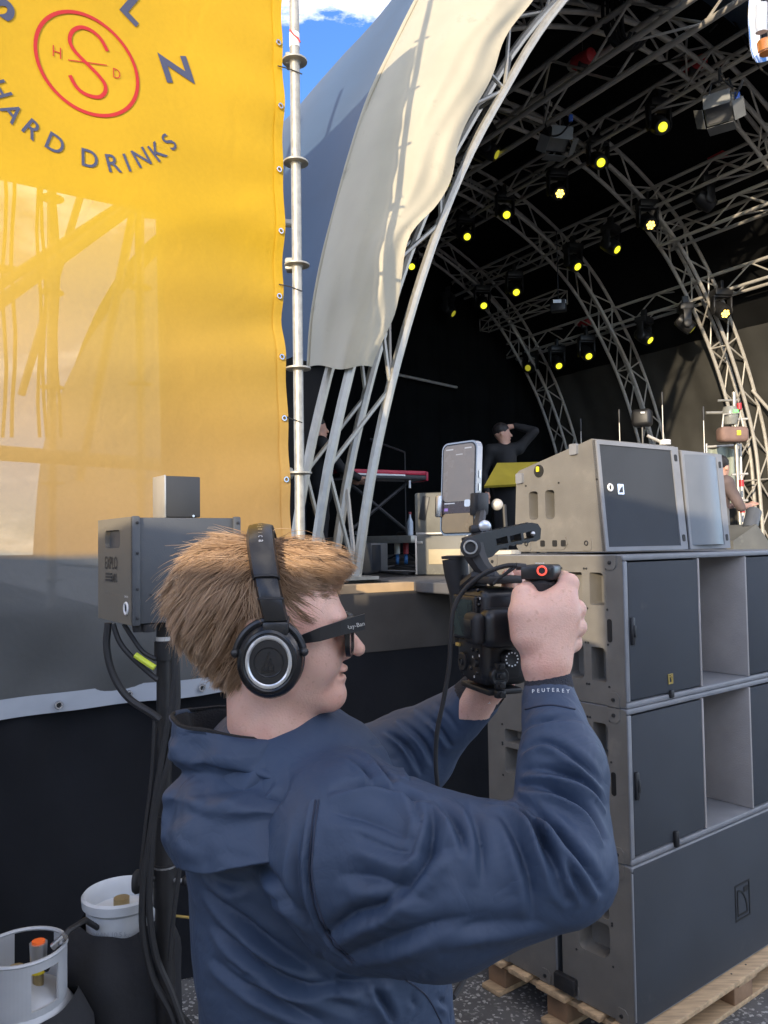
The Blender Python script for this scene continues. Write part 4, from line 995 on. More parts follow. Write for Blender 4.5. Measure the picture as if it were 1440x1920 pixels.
hv, hfc = surf_net(head_sdf, lo, hi, .0032); hv = relax(hv, hfc, 1, .4)
# right hand on the grip
def chain(P, pts, rs, k=.006):
    d = None
    for (a, b_), (ra, rb) in zip(zip(pts, pts[1:]), zip(rs, rs[1:])):
        e = sd_cone(P, a, b_, ra, rb); d = e if d is None else smin(d, e, .003)
    return d
def rhand(P):
    d = sd_cone(P, A(1027, 1330, .975), A(1023, 1258, .975), .0265, .0225)
    d = smin(d, sd_cone(P, A(1013, 1240, .973), A(999, 1160, .972), .0195, .021), .02)
    d = smin(d, sd_cone(P, A(1029, 1238, .973), A(1040, 1150, .978), .0205, .022), .02)
    d = smin(d, sd_cone(P, A(1040, 1232, .975), A(1060, 1160, .982), .0165, .017), .018)
    d = smin(d, sd_cone(P, A(1055, 1120, .985), A(1010, 1160, .978), .017, .018), .018)
    for kx, ky in ((1052, 1132), (1062, 1152), (1064, 1178)): d = smin(d, sd_cone(P, A(1028, 1232, .9585), A(kx, ky, .9665), .002, .0035), .008)
    # thumb along the left of the grip
    d = smin(d, chain(P, [A(988, 1190, .970), A(979, 1150, .970), A(982, 1118, .985), A(992, 1103, 1.012)], [.020, .0165, .0145, .011]), .012)
    # index over the top, others wrap round the far side
    d = smin(d, chain(P, [A(1056, 1128, .985), A(1066, 1094, .992), A(1056, 1086, 1.025), A(1024, 1092, 1.05)], [.0150, .0125, .0105, .0085]), .005)
    for i, (kx, ky, ex, ey) in enumerate(((1079, 1143, 1030, 1130), (1081, 1175, 1028, 1163), (1073, 1205, 1026, 1195))):
        d = smin(d, chain(P, [A(kx-14, ky+6, .985), A(kx, ky, .997), A(kx-2, ky-2, 1.025), A(ex, ey, 1.045), A(ex-26, ey+4, 1.03)], [.0135, .0128-.0006*i, .0115, .010, .0085]), .0035)
    return d
lo = A(940, 1345, .97); hi = A(1120, 1060, .97)
rv, rf = surf_net(rhand, (lo[0], .92, lo[2]), (hi[0]+.01, 1.09, hi[2]), .0024); rv = relax(rv, rf, 1, .4)
def lhand(P):
    d = sd_cone(P, A(880, 1335, 1.19), A(922, 1272, 1.16), .029, .026)
    d = smin(d, sd_cone(P, A(930, 1262, 1.155), A(965, 1200, 1.16), .027, .030), .02)
    d = smin(d, sd_cone(P, A(945, 1250, 1.15), A(985, 1220, 1.14), .02, .014), .015)
    for i, (x, y, dd) in enumerate(((952, 1078, 1.15), (968, 1072, 1.17), (984, 1086, 1.19), (996, 1104, 1.21))):
        d = smin(d, chain(P, [A(950+i*12, 1190, 1.175+.012*i), A(956+i*13, 1130, 1.19+.01*i), A(x+2, y+22, 1.17+.01*i), A(x, y, dd)], [.014, .0115, .0105, .0088]), .006)
    d = smin(d, chain(P, [A(935, 1240, 1.14), A(915, 1200, 1.135), A(915, 1170, 1.14)], [.018, .013, .011]), .01)
    return d
lo = A(850, 1350, 1.17); hi = A(1030, 1050, 1.17)
lv, lf = surf_net(lhand, (lo[0], 1.09, lo[2]), (hi[0]+.01, 1.26, hi[2]), .0026); lv = relax(lv, lf, 1, .4)
# inner torso and limbs, hidden by the clothes, so that the body is one figure from head to ankle
def core(P):
    d = sd_cone(P, A(515, 1440, 1.06), A(560, 1950, 1.1), .055, .10)
    d = smin(d, sd_cone(P, A(640, 1560, .97), A(585, 1500, 1.2), .05, .05), .05)
    d = smin(d, sd_cone(P, A(650, 1590, .95), A(1035, 1625, .86), .045, .035), .02); d = smin(d, sd_cone(P, A(1035, 1625, .86), A(1026, 1300, .975), .034, .026), .02)
    d = smin(d, sd_cone(P, A(600, 1500, 1.22), A(800, 1390, 1.25), .045, .035), .02); d = smin(d, sd_cone(P, A(800, 1390, 1.25), A(905, 1300, 1.18), .032, .026), .02)
    for s_ in (-1, 1): d = smin(d, sd_cone(P, (-.10, 1.10+s_*.09, .92), (-.10+s_*.02, 1.10+s_*.10, .06), .075, .04), .03)
    return d
cv, cf = surf_net(core, (-.35, .75, .02), (.32, 1.40, 1.72), .014)
off = np.cumsum([0, len(hv), len(rv), len(lv)])
bodyme = np_mesh('body', np.concatenate([hv, rv, lv, cv]), np.concatenate([hfc, rf+off[1], lf+off[2], cf+off[3]]))
link(bodyme, 'body', MT['skin'], person)
MB().ball(hl(-.012+.03, .047, -.152), (.004, .004, .004), 8, 6).build('mole', mat('mole', (.35, .12, .08), .6), person)

# ---------------------------------------------------------------- jacket
def jacket(P):
    d = sd_cone(P, A(535, 1475, 1.075), A(600, 1990, 1.10), .118, .138)
    d = smin(d, sd_cone(P, A(500, 1520, 1.06), A(545, 1960, 1.07), .105, .11), .03)
    d = smin(d, sd_cone(P, A(655, 1560, .965), A(600, 1490, 1.22), .078, .085), .06)
    d = smin(d, sd_cone(P, A(530, 1470, 1.06), A(560, 1500, 1.06), .085, .11), .05)
    d = smin(d, sd_cone(P, A(720, 1760, 1.10), A(745, 2000, 1.13), .085, .085), .05)
    ar = smin(sd_cone(P, A(660, 1590, .945), A(830, 1652, .885), .104, .087), sd_cone(P, A(830, 1652, .885), A(1042, 1628, .858), .087, .060), .02)
    ar = smin(ar, sd_cone(P, A(690, 1720, .93), A(800, 1720, .89), .055, .045), .05)
    fa = smin(sd_cone(P, A(1046, 1622, .862), A(1056, 1440, .92), .056, .0455), sd_cone(P, A(1056, 1440, .92), A(1030, 1312, .968), .0455, .032), .02)
    d = smin(d, smin(ar, fa, .012), .022)
    la = smin(sd_cone(P, A(600, 1490, 1.22), A(770, 1415, 1.25), .082, .062), sd_cone(P, A(770, 1415, 1.25), A(893, 1310, 1.195), .060, .034), .02)
    d = smin(d, la, .03)
    cut = (1.0-P[:, 2])                                # hem at hip height
    d = smax(d, (1.02-P[:, 2]), .01)
    return d
jv, jf = surf_net(jacket, (-.40, .70, .98), (.34, 1.40, 1.74), .0050)
jv = relax(jv, jf, 3, .5); jv, jf = subdivide(jv, jf); jv = relax(jv, jf, 2, .5); jn = vnormals(jv, jf)
bvh = BVHTree.FromPolygons([tuple(v) for v in jv], [tuple(f) for f in jf])
def on_cloth(px, py):
    r = ray(px, py).normalized(); h = bvh.ray_cast(CO, r)
    return np.array(h[0][:]) if h[0] is not None else None
CREASES = [  # pixel polylines of the folds seen on the jacket, half width (m), depth (m)
 ([(805,1508),(813,1548),(795,1621),(748,1684)], .016, .012), ([(822,1503),(854,1548),(874,1600)], .013, .009), ([(760,1480),(790,1540),(770,1600)], .014, .006),
 ([(925,1512),(971,1525),(1013,1572),(1052,1640)], .012, .013), ([(971,1508),(1032,1548),(1087,1609),(1128,1672)], .012, .014), ([(980,1474),(1044,1487),(1093,1517),(1130,1572)], .012, .013),
 ([(985,1448),(1050,1450),(1105,1475),(1132,1510)], .011, .010), ([(985,1408),(1030,1394),(1085,1430),(1125,1470)], .011, .009), ([(985,1370),(1030,1352),(1090,1350)], .011, .006), ([(1000,1530),(1022,1600),(1068,1694)], .013, .010),
 ([(1040,1560),(1075,1640),(1100,1690)], .010, .008), ([(940,1530),(975,1590),(995,1660),(1000,1720)], .015, .008), ([(880,1515),(900,1580),(905,1650)], .014, .007),
 ([(590,1500),(580,1580),(579,1658),(608,1750),(659,1806)], .007, .007), ([(622,1480),(708,1472),(800,1500)], .014, .009), ([(610,1756),(660,1720),(720,1695),(780,1622)], .018, .010), ([(640,1800),(720,1770),(800,1740),(880,1720)], .02, .007),
 ([(705,1750),(890,1738),(1010,1730)], .020, .006), ([(660,1560),(760,1600),(850,1590)], .02, .006), ([(640,1640),(720,1650),(800,1690)], .022, .006), ([(620,1520),(700,1540),(780,1580)], .02, .006),
 ([(392,1670),(482,1750),(622,1842)], .017, .012), ([(402,1738),(494,1812),(660,1890)], .016, .012), ([(400,1800),(500,1866),(600,1915)], .016, .010), ([(432,1805),(573,1848),(732,1836)], .016, .009), ([(420,1560),(380,1595)], .015, .008),
 ([(450,1600),(520,1660),(590,1740)], .020, .008), ([(380,1620),(440,1660),(540,1690)], .018, .008), ([(600,1790),(640,1840),(700,1870)], .014, .009), ([(700,1850),(730,1900),(735,1918)], .012, .010), ([(800,1830),(830,1880),(845,1918)], .010, .010), ([(760,1830),(775,1880),(770,1918)], .012, .007),
 ([(540,1440),(520,1500),(440,1600)], .018, .008), ([(500,1440),(460,1520),(400,1580)], .016, .006), ([(560,1560),(555,1650),(585,1740)], .016, .006),
 ([(700,1395),(735,1420),(770,1460)], .009, .009), ([(725,1372),(762,1400),(790,1450)], .009, .009), ([(748,1352),(790,1388),(812,1432)], .009, .008), ([(780,1330),(820,1362),(845,1400)], .009, .007), ([(660,1400),(700,1425),(740,1470)], .009, .008), ([(640,1415),(680,1440),(700,1465)], .009, .007), ([(815,1318),(840,1340),(858,1368)], .009, .003),
]
disp = np.zeros(len(jv))
for pl, wd, am in CREASES:
    q = [on_cloth(*p) for p in pl]; q = [p for p in q if p is not None]
    if len(q) < 2: continue
    q = np.array([v[:] for v in resample(catmull([Vector(p) for p in q], 6), n=14)]); disp += polyline_disp(jv, jn, q, wd*.44, am*1.6, .75)
wp = jv + .03*np.stack([noise3(jv*9, 1), noise3(jv*9, 2), noise3(jv*9, 3)], 1)
disp += .0052*(np.abs(noise3(wp*np.array([8, 8, 8]), 4))-.3) + .0020*(np.abs(noise3(wp*np.array([24, 24, 24]) + 5, 5))-.3) + .0008*(np.abs(noise3(wp*55 + 9, 6))-.3)
disp *= np.clip((jn[:, 2]+.92)/.45, .15, 1)
jv2 = jv + jn*disp[:, None]; jv2 = relax(jv2, jf, 1, .15)
jk = link(np_mesh('jacket', jv2, jf), 'jacket', MT['navy_cloth'], person)
bvh2 = BVHTree.FromPolygons([tuple(v) for v in jv2], [tuple(f) for f in jf])
mat('seam_thread', (.020, .028, .055), .7, 0, .1, 80)
for pl in ([(592,1500),(582,1580),(581,1658),(610,1750),(661,1806)], [(598,1500),(588,1580),(587,1658),(616,1748),(664,1800)], [(985,1330),(1030,1322),(1078,1330)], [(760,1836),(800,1868),(828,1918)]):
    hits = [bvh2.ray_cast(CO, ray(*p).normalized()) for p in [v[:2] for v in resample(catmull([Vector((x, y, 0)) for x, y in pl], 6), n=40)]]
    pts = [h[0] + h[1]*(.0004 if h[1].dot(ray(720, 960)) < 0 else -.0004) for h in hits if h[0] is not None]
    pts = [p for i, p in enumerate(pts) if i == 0 or (p-pts[i-1]).length < .03]
    if len(pts) > 4: MB().tube(pts, .0011, 5).build('seam', MT['seam_thread'], person)
# hood lying on the back and shoulders, standing collar
NC = at(500, 1392, 1.065); TF, TR = az(82), az(172)
def interp(x, tab):
    xs = [a for a, _ in tab]
    for (a, b_), (c, d) in zip(tab, tab[1:]):
        if a <= x <= c: f = (x-a)/(c-a); f = f*f*(3-2*f); return b_+(d-b_)*f
    return tab[-1][1] if x > xs[-1] else tab[0][1]
def hoodp(u, v, inner=False):
    th = 2*math.pi*u; dg = math.degrees(th) % 360; a = dg if dg <= 180 else 360-dg
    rim_r = interp(a, [(0, .078), (45, .082), (90, .080), (130, .098), (160, .116), (180, .120)]); rim_z = interp(a, [(0, -.004), (40, .010), (90, .022), (140, .034), (180, .040)])
    drop = interp(a, [(0, .075), (40, .085), (90, .105), (120, .135), (150, .162), (180, .165)]); 
    e = TF*math.cos(th) + TR*math.sin(th)
    if inner:
        r = rim_r - .004 - .035*v; z = rim_z - .09*v**1.2; w_ = .004*math.sin(th*9+v*3)
        return NC + e*(r+w_) + UP*z
    bulge = interp(a, [(0, .016), (90, .040), (130, .030), (180, .004)]); base = interp(a, [(0, .03), (60, .050), (90, .066), (120, .040), (150, -.005), (180, -.040)])
    r = rim_r + bulge*math.sin(math.pi*min(1, v*.62)) + base*v*v
    z = rim_z + .006*math.sin(math.pi*min(1, v*6)) - drop*v**1.15
    back_ = max(0, math.cos(R(180-a)))
    f = .004*math.sin(13*v + 3.2*math.sin(th*1.5+.4))*math.sin(math.pi*min(1, v*1.3))
    f += -.016*math.exp(-((v-.48-.10*math.sin(th*2))/.07)**2)*(.3+.7*min(1, a/90)) + .010*math.exp(-((v-.62-.10*math.sin(th*2))/.08)**2)
    f += .02*back_*math.exp(-((v-.8)/.16)**2)
    return NC + e*(r+f) + UP*z
def hoodf(u, v): return hoodp(u, v)
_hm = MB().grid(hoodf, 170, 80); hV = np.array(_hm.v); hF = np.array(_hm.f); hN_ = -vnormals(hV, hF)
if np.einsum('ij,ij->i', hN_, hV-np.array(NC[:])).mean() < 0: hN_ = -hN_
hw_ = hV + .03*np.stack([noise3(hV*9, 1), noise3(hV*9, 2), noise3(hV*9, 3)], 1); vv_ = np.repeat(np.linspace(0, 1, 81), 171)
hV = hV + hN_*((.013*(np.abs(noise3(hw_*11+2, 4))-.3) + .006*(np.abs(noise3(hw_*26+5, 5))-.3) + .003*(np.abs(noise3(hw_*60, 6))-.3))*np.clip(vv_*5, .05, 1))[:, None]
hd_ = link(np_mesh('hood', hV, hF), 'hood', MT['navy_cloth'], person)
hd_['label'] = 'navy hood lying folded on the back'
mod = hd_.modifiers.new('thick', 'SOLIDIFY'); mod.thickness = .004; mod.offset = -1
MB().grid(lambda u, v: hoodp(u, v, True), 100, 14).build('collar_lining', MT['lining'], person, smooth=180)
MB().tube([hoodp(i/80, .0)+UP*.001 for i in range(80)], .0028, 6).build('collar_piping', MT['lining'], person)
fp = [hoodp(.045, v) + TF*.004 for v in (0, .3, .6, .9)]
MB().tube(fp, .0045, 6).build('zip', MT['black_metal'], person)
# cuffs
def cuff(pts, rs, nm):
    MB().tube([Vector([float(c) for c in p]) for p in pts], rs, 20, caps=False).build('cuff', MT['knit'], person, smooth=60)
cuff([A(1033, 1325, .966), A(1030, 1298, .972), A(1027, 1268, .977)], [.0335, .0300, .0280], 'r'); cuff([A(880, 1322, 1.2), A(900, 1300, 1.185), A(912, 1287, 1.175)], [.036, .033, .031], 'l')
p = Vector([float(x) for x in A(1034, 1293, .972)]); e = (CO-p).normalized()
for i, ch in enumerate('PEUTEREY'):
    q = at(1000+i*9.3, 1296-2.5*math.sin(i/7*math.pi), .9395-.0035*math.sin(i/7*math.pi)-.004*max(0,(i-3)/4)); xx = Vector((1, .3*(i-3.5)/3.5, 0)).normalized(); zz = Vector((.28*(i-3.5)/3.5, -1, 0)).normalized()
    put_text('cuff_letter', ch, .0042, basis(xx, zz.cross(xx), zz, q), MT['white_print'], person, .01)
for i, ch in enumerate('PEUTEREY'):
    q = at(887+i*4.3, 1268+i*7.2, 1.145); xx = Vector((.5, 0, -.86)); zz = Vector((-.2, -1, 0)).normalized(); yy = zz.cross(xx).normalized(); put_text('cuff_letter', ch, .004, basis(xx, yy, xx.cross(yy), q), MT['white_print'], person, .01)
tv, tf_ = surf_net(lambda P: smin(smin(sd_cone(P, (-.085, 1.00, 1.06), (-.11, .99, .09), .105, .06), sd_cone(P, (-.075, 1.19, 1.06), (-.07, 1.22, .09), .105, .06), .04), sd_cone(P, (-.08, 1.04, 1.05), (-.08, 1.15, 1.05), .11, .11), .04), (-.25, .82, .06), (.1, 1.38, 1.18), .012)
link(np_mesh('trousers', tv, tf_), 'trousers', MT['trouser'], person)
for x, y in ((-.10, .99), (-.06, 1.22)): MB().ball((x+.06, y, .045), (.14, .05, .055), 16, 10).build('shoe', MT['rubber'], person)

# ---------------------------------------------------------------- hair
def hair_mat():
    m = bpy.data.materials.new('hair'); m.use_nodes = True; n = m.node_tree.nodes; l = m.node_tree.links; b = n['Principled BSDF']
    a_ = n.new('ShaderNodeAttribute'); a_.attribute_name = 'hv'; rp = n.new('ShaderNodeValToRGB'); e = rp.color_ramp.elements
    e[0].position = 0; e[0].color = (.19, .105, .055, 1); e[1].position = 1; e[1].color = (.66, .46, .29, 1); q = e.new(.5); q.color = (.40, .25, .14, 1)
    l.new(a_.outputs['Fac'], rp.inputs[0]); l.new(rp.outputs[0], b.inputs['Base Color']); b.inputs['Roughness'].default_value = .42; b.inputs['Specular IOR Level'].default_value = .6
    MT['hair'] = m; return m
hair_mat(); mat('hair_base', (.17, .095, .048), .8, 0, .2, 40, mapping=(1, 1, .3))
def hair_vol(P):
    q = (P-hc) @ HM.T
    d = sd_ell(q, (-.020, 0, .032), (.090, .080, .078))
    d = smin(d, sd_ell(q, (-.064, 0, .022), (.042, .062, .056)), .03)
    d = smin(d, sd_ell(q, (.046, 0, .074), (.044, .058, .024)), .03)
    d = smin(d, sd_ell(q, (-.040, 0, -.030), (.036, .052, .056)), .02)
    d = smax(d, q[:, 0]*.812 - q[:, 2]*.584 - .0490, .010)
    d = smax(d, -.080 - q[:, 2] - q[:, 0]*.25, .012)
    return d
gv, gf_ = surf_net(hair_vol, hc-np.array([.16, .14, .12]), hc+np.array([.14, .14, .17]), .004)
link(np_mesh('hair_base', gv, gf_), 'hair_base', MT['hair_base'], person)
gn = vnormals(gv, gf_); rng = np.random.RandomState(3)
ql = (gv-hc) @ HM.T; nl = gn @ HM.T
okm = (ql[:, 2] > -.09)
cand = np.where(okm)[0]
def strands(n_, seed, lift, len_mul, curl):
    rg = np.random.RandomState(seed); ii = rg.choice(cand, n_); p = ql[ii] + rg.normal(0, .002, (n_, 3)); N = nl[ii].copy(); p = p - N*.004
    cl = np.floor(p/.017); crnd = np.stack([noise3(cl*1.7+3, 11), noise3(cl*1.7+3, 12), noise3(cl*1.7+3, 13)], 1)
    L = np.where(p[:, 0] > .02, .036, .046)*np.clip(.55 + .45*(p[:, 2]+.05)/.12, .22, 1)*len_mul*rg.uniform(.7, 1.15, n_)
    pts = [p.copy()]; K = 8; d0 = None
    
    for k in range(K):
        t_ = k/K
        front = 1/(1+np.exp(-(p[:, 0]-.005)/.012))[:, None]
        fb = np.stack([-.55+0*p[:, 0], .55*np.sign(p[:, 1])*np.clip(np.abs(p[:, 1])/.06, 0, 1)*.3, -.95+0*p[:, 0]], 1)
        top = np.clip((p[:, 2]-.06)/.05, 0, 1)[:, None]; fb = fb*(1-top) + top*np.array([-1.0, .0, .12])
        ff = np.array([1.0, 0, -.35]) + np.stack([0*p[:, 0], .25*np.sign(p[:, 1]), 0*p[:, 0]], 1)
        fl = ff*front + fb*(1-front)
        fl = fl + crnd*.32 + curl*np.stack([noise3(p*55+k*.3, 21), noise3(p*55+k*.3, 22), noise3(p*55+k*.3, 23)], 1)
        fl = fl - N*np.einsum('ij,ij->i', fl, N)[:, None]*(.92 if k < 5 else .55); fl /= np.linalg.norm(fl, axis=1)[:, None]+1e-9
        up_ = lift*(1.0-1.25*t_); dirv = fl + N*up_ + np.array([0, 0, -.12*t_])
        dirv /= np.linalg.norm(dirv, axis=1)[:, None]
        if d0 is not None: dirv = .55*dirv+.45*d0; dirv /= np.linalg.norm(dirv, axis=1)[:, None]
        d0 = dirv; p = p + dirv*(L/K)[:, None]
        # nothing grows through the ear cup or in front of the face
        pts.append(p.copy())
    return np.stack(pts, 1), rg.uniform(0, 1, n_)*.6 + .4*(crnd[:, 0]*.5+.5)
def strand_mesh(S, hvv, rad):
    n_, K, _ = S.shape; W_ = S @ HM + hc
    T = np.gradient(W_, axis=1); T /= np.linalg.norm(T, axis=2)[..., None]+1e-9
    Aa = np.cross(T, np.array([.3, -1, .2])); Aa /= np.linalg.norm(Aa, axis=2)[..., None]+1e-9; Bb = np.cross(T, Aa)
    rr = rad*np.concatenate([np.linspace(.9, 1, K//2), np.linspace(1, .25, K-K//2)])[None, :, None]
    V = np.stack([W_ + rr*(Aa*math.cos(a) + Bb*math.sin(a)) for a in (0, 2.094, 4.189)], 2).reshape(-1, 3)
    b0 = (np.arange(n_)*K*3)[:, None, None] + (np.arange(K-1)*3)[None, :, None]
    F = np.concatenate([np.stack([b0+j, b0+(j+1) % 3, b0+3+(j+1) % 3, b0+3+j], -1).reshape(-1, 4) for j in range(3)])
    me = np_mesh('hair', V, F); at_ = me.attributes.new('hv', 'FLOAT', 'POINT'); at_.data.foreach_set('value', np.repeat(hvv, K*3).astype(np.float32)); return me
def clump(S_, hv_, G, hg, k):
    d = ((S_[:, 0][:, None]-G[:, 0][None])**2).sum(-1); j = d.argmin(1); t_ = np.linspace(0, 1, S_.shape[1])[None, :, None]**1.1
    rel = G[j]-G[j][:, :1]; tgt = S_[:, :1]*.35 + G[j][:, :1]*.65 + rel
    w_ = k*t_*np.random.RandomState(2).uniform(.5, 1.1, (len(S_), 1, 1)); return S_*(1-w_) + tgt*w_, .62*hv_ + .38*hg[j]
G, hg = strands(520, 31, .24, 1.25, .6)
S1, h1 = strands(24000, 5, .20, 1.1, .20); S1, h1 = clump(S1, h1, G, hg, .8)
S2, h2 = strands(900, 9, .55, 1.35, .7)
S = np.concatenate([S1, S2]); hvv = np.concatenate([h1, h2])
# drop strands that would cover the ear cup, the temple or the cheek
tip = S[:, -1]; bad = (S[:, :, 0]*.812 - S[:, :, 2]*.584 > .0545).any(1) | ((S[:, :, 0] > .10) & (S[:, :, 2] < .05)).any(1) | (((S[:, :, 0]+.0)**2/.045**2 + (S[:, :, 2]+.045)**2/.045**2 < 1) & (S[:, :, 1] > .085)).any(1)
S = S[~bad]; hvv = hvv[~bad]
link(strand_mesh(S, hvv, .00040), 'hair', MT['hair'], person)

# ---------------------------------------------------------------- headphones
hp = thing('headphones', 'black over-ear headphones with silver ring worn by the person', 'headphones', hl(0, .1, -.045))
def cupside(sgn):
    Nn = (az(178 if sgn > 0 else -5)); c = at(505, 1240, .932) if sgn > 0 else hl(.005, -.088, -.045)
    xx = UP.cross(Nn).normalized(); M = basis(xx, UP, Nn, c) @ Matrix.Diagonal((.80, .915, 1, 1))
    MB().lathe([(.036, -.046), (.047, -.040), (.049, -.028), (.046, -.020)], 36, M, caps=True).build('ear_pad', MT['rubber'], hp, smooth=60)
    MB().lathe([(.044, -.022), (.0475, -.016), (.0480, -.006), (.0445, .002), (.0415, .004), (.0400, .0065), (.0365, .0075), (.0340, .0062)], 40, M).build('ear_cup', MT['gloss_black'], hp, smooth=35)
    MB().lathe([(.0330, .0058), (.0332, .0082), (.0300, .0088), (.0278, .0078), (.0276, .006)], 48, M, caps=False).build('silver_ring', MT['silver'], hp, smooth=40)
    MB().lathe([(.0276, .006), (.0272, .0072), (.010, .0074), (.0005, .0074)], 36, M, caps=False).build('cup_cap', MT['satin_black'], hp, smooth=60)
    if sgn > 0:
        MB().ring(M @ Vector((0, 0, .0076)), Nn, .0165, .0007, 40, 5).build('embossed_circle', MT['gloss_black'], hp)
        mb = MB()
        for tri in ([(-.011, -.010), (-.0085, -.010), (.002, .012), (.0008, .0135)], [(-.0035, -.010), (-.0005, -.010), (.0045, .002), (.0030, .0055)], [(.0035, -.010), (.0065, -.010), (.0075, -.004), (.006, -.002)], [(-.011, -.0105), (.0085, -.0105), (.0085, -.0125), (-.011, -.0125)]):
            mb.prism(tri, .0072, .0084, M)
        mb.build('embossed_mark', MT['gloss_black'], hp, smooth=None)
        # yoke over the top of the cup
        pts = [M @ Vector((.0505*math.sin(R(a)), .0505*math.cos(R(a)), -.006)) for a in range(-78, 79, 6)]
        MB().tube(pts, .0042, 8).build('yoke', MT['satin_black'], hp)
        for a in (-78, 78): MB().ball(M @ Vector((.0505*math.sin(R(a)), .0505*math.cos(R(a)), -.004)), .0055, 10, 6).build('pivot', MT['satin_black'], hp)
        hz = at(519, 1160, .935); rx = basis(xx, UP, Nn)
        MB().box(at(517, 1178, .933), (.030, .016, .012), rx.to_3x3(), .003).build('yoke_bridge', MT['satin_black'], hp); put_text('bridge_print', 'TECHNICA', .003, basis(xx, UP, Nn, at(517, 1180, .9262)), MT['dark_print'], hp)
        MB().bar(at(497, 1162, .94), at(541, 1168, .94), .008, 12).build('hinge', MT['satin_black'], hp)
        MB().bar(at(520, 1125, .938), at(519, 1158, .938), .0065, 12).build('slider', MT['black_metal'], hp)
cupside(1); cupside(-1)
def bandp(a):   # a from 0 (our side, at the slider) to 180 over the head
    rr_ = .098; z = .022 + .086*math.sin(R(a)) + .006*math.sin(R(a))**3; r = rr_*math.cos(R(a)); f = .012 - .020*math.sin(R(a)); return hl(f, r, z), Vector(HF*1.0), (HR*math.cos(R(a)) + UP*math.sin(R(a))).normalized()
def strip(a0_, a1_, wd0, wd1, th, off_, nm, m_):
    mb = MB(); n_ = 30; ring_ = []
    for i in range(n_+1):
        a = a0_ + (a1_-a0_)*i/n_; c, fx, nn = bandp(a); wd = wd0 + (wd1-wd0)*math.sin(R(a)); c = c + nn*off_
        sec = [(-.5, -.4), (-.42, .35), (-.2, .5), (.2, .5), (.42, .35), (.5, -.4), (.3, -.5), (-.3, -.5)]
        ring_ += [c + fx*(x*wd) + nn*(y*th) for x, y in sec]
    k = 8; fs = [[i*k+j, i*k+(j+1) % k, (i+1)*k+(j+1) % k, (i+1)*k+j] for i in range(n_) for j in range(k)] + [list(range(k))[::-1], [n_*k+j for j in range(k)]]
    return mb.add(ring_, fs).build(nm, m_, hp, smooth=50)
strip(26, 154, .031, .035, .013, .006, 'headband', MT['satin_black']); strip(-6, 27.5, .029, .030, .009, .004, 'band_end', MT['gloss_black']); strip(152.5, 186, .029, .030, .009, .004, 'band_end', MT['gloss_black']); strip(24.5, 26.8, .032, .032, .0135, .0055, 'band_seam', MT['rubber']); strip(9, 10.5, .0305, .0305, .010, .0045, 'band_seam', MT['rubber'])
for i, ch in enumerate('audio-technica'):
    a = 118-i*5.0; c, fx, nn = bandp(a); tg = (HR*-math.sin(R(a)) + UP*math.cos(R(a))).normalized()
    put_text('band_letter', ch, .0075 if ch in 'dth' else .0052, basis(-tg, fx, nn, c + nn*.0131), MT['silver'], hp, .01)

# ---------------------------------------------------------------- sunglasses
sg = thing('sunglasses', 'black sunglasses on the face of the person with headphones', 'sunglasses', hl(.1, 0, -.01))
tp = [at(566, 1199, .962), at(600, 1190, .958), at(640, 1178, .962), at(684, 1166, .972)]
mb = MB(); ring_ = []
for i, p in enumerate(tp):
    h_ = (.0055, .0085, .0092, .0098)[i]; nn = Vector((.05, -1, 0)).normalized()
    ring_ += [p + UP*h_ + nn*.0022, p - UP*h_*.9 + nn*.0022, p - UP*h_*.9 - nn*.0022, p + UP*h_ - nn*.0022]
mb.add(ring_, [[i*4+j, i*4+(j+1) % 4, (i+1)*4+(j+1) % 4, (i+1)*4+j] for i in range(3) for j in range(4)] + [[3,2,1,0], [12,13,14,15]]).build('temple', MT['satin_black'], sg, smooth=None)
MB().bar(hl(-.03, -.075, -.012), hl(.104, -.066, -.004), .004, 6).build('temple', MT['satin_black'], sg)
put_text('temple_print', 'Ray-Ban', .0065, basis(Vector((.97, 0, .22)), Vector((-.22, 0, .97)), Vector((0,-1,0)), at(667, 1174, .9625)), MT['silver'], sg, .01)
for s_ in (1, -1):
    c = hl(.102, s_*.034, -.016); xx = (HR*s_ - HF*.14*1).normalized(); nn = xx.cross(UP)*s_; nn = nn if nn.dot(HF) > 0 else -nn
    Mg = basis(xx, UP, xx.cross(UP), c)
    outer = rrect(-.029, -.023, .032, .024, .012, (.008, .012, .018, .018), 6); inn = rrect(-.024, -.019, .026, .019, .010, (.008, .010, .015, .015), 6); n_ = len(outer)
    mb = MB(); vs = [Mg @ Vector((x, y, z)) for z in (-.003, .003) for x, y in outer] + [Mg @ Vector((x, y, z)) for z in (-.003, .003) for x, y in inn]
    fs = []
    for i in range(n_): j = (i+1) % n_; fs += [[i, j, n_+j, n_+i], [2*n_+i, 3*n_+i, 3*n_+j, 2*n_+j], [i, 2*n_+i, 2*n_+j, j], [n_+i, n_+j, 3*n_+j, 3*n_+i]]
    mb.add(vs, fs).build('lens_rim', MT['gloss_black'], sg, smooth=40)
    MB().prism(inn, -.001, .001, Mg).build('lens', MT['lens_tint'], sg, smooth=None)
MB().bar(hl(.109, .008, -.004), hl(.109, -.008, -.004), .0035, 8).build('bridge', MT['gloss_black'], sg)

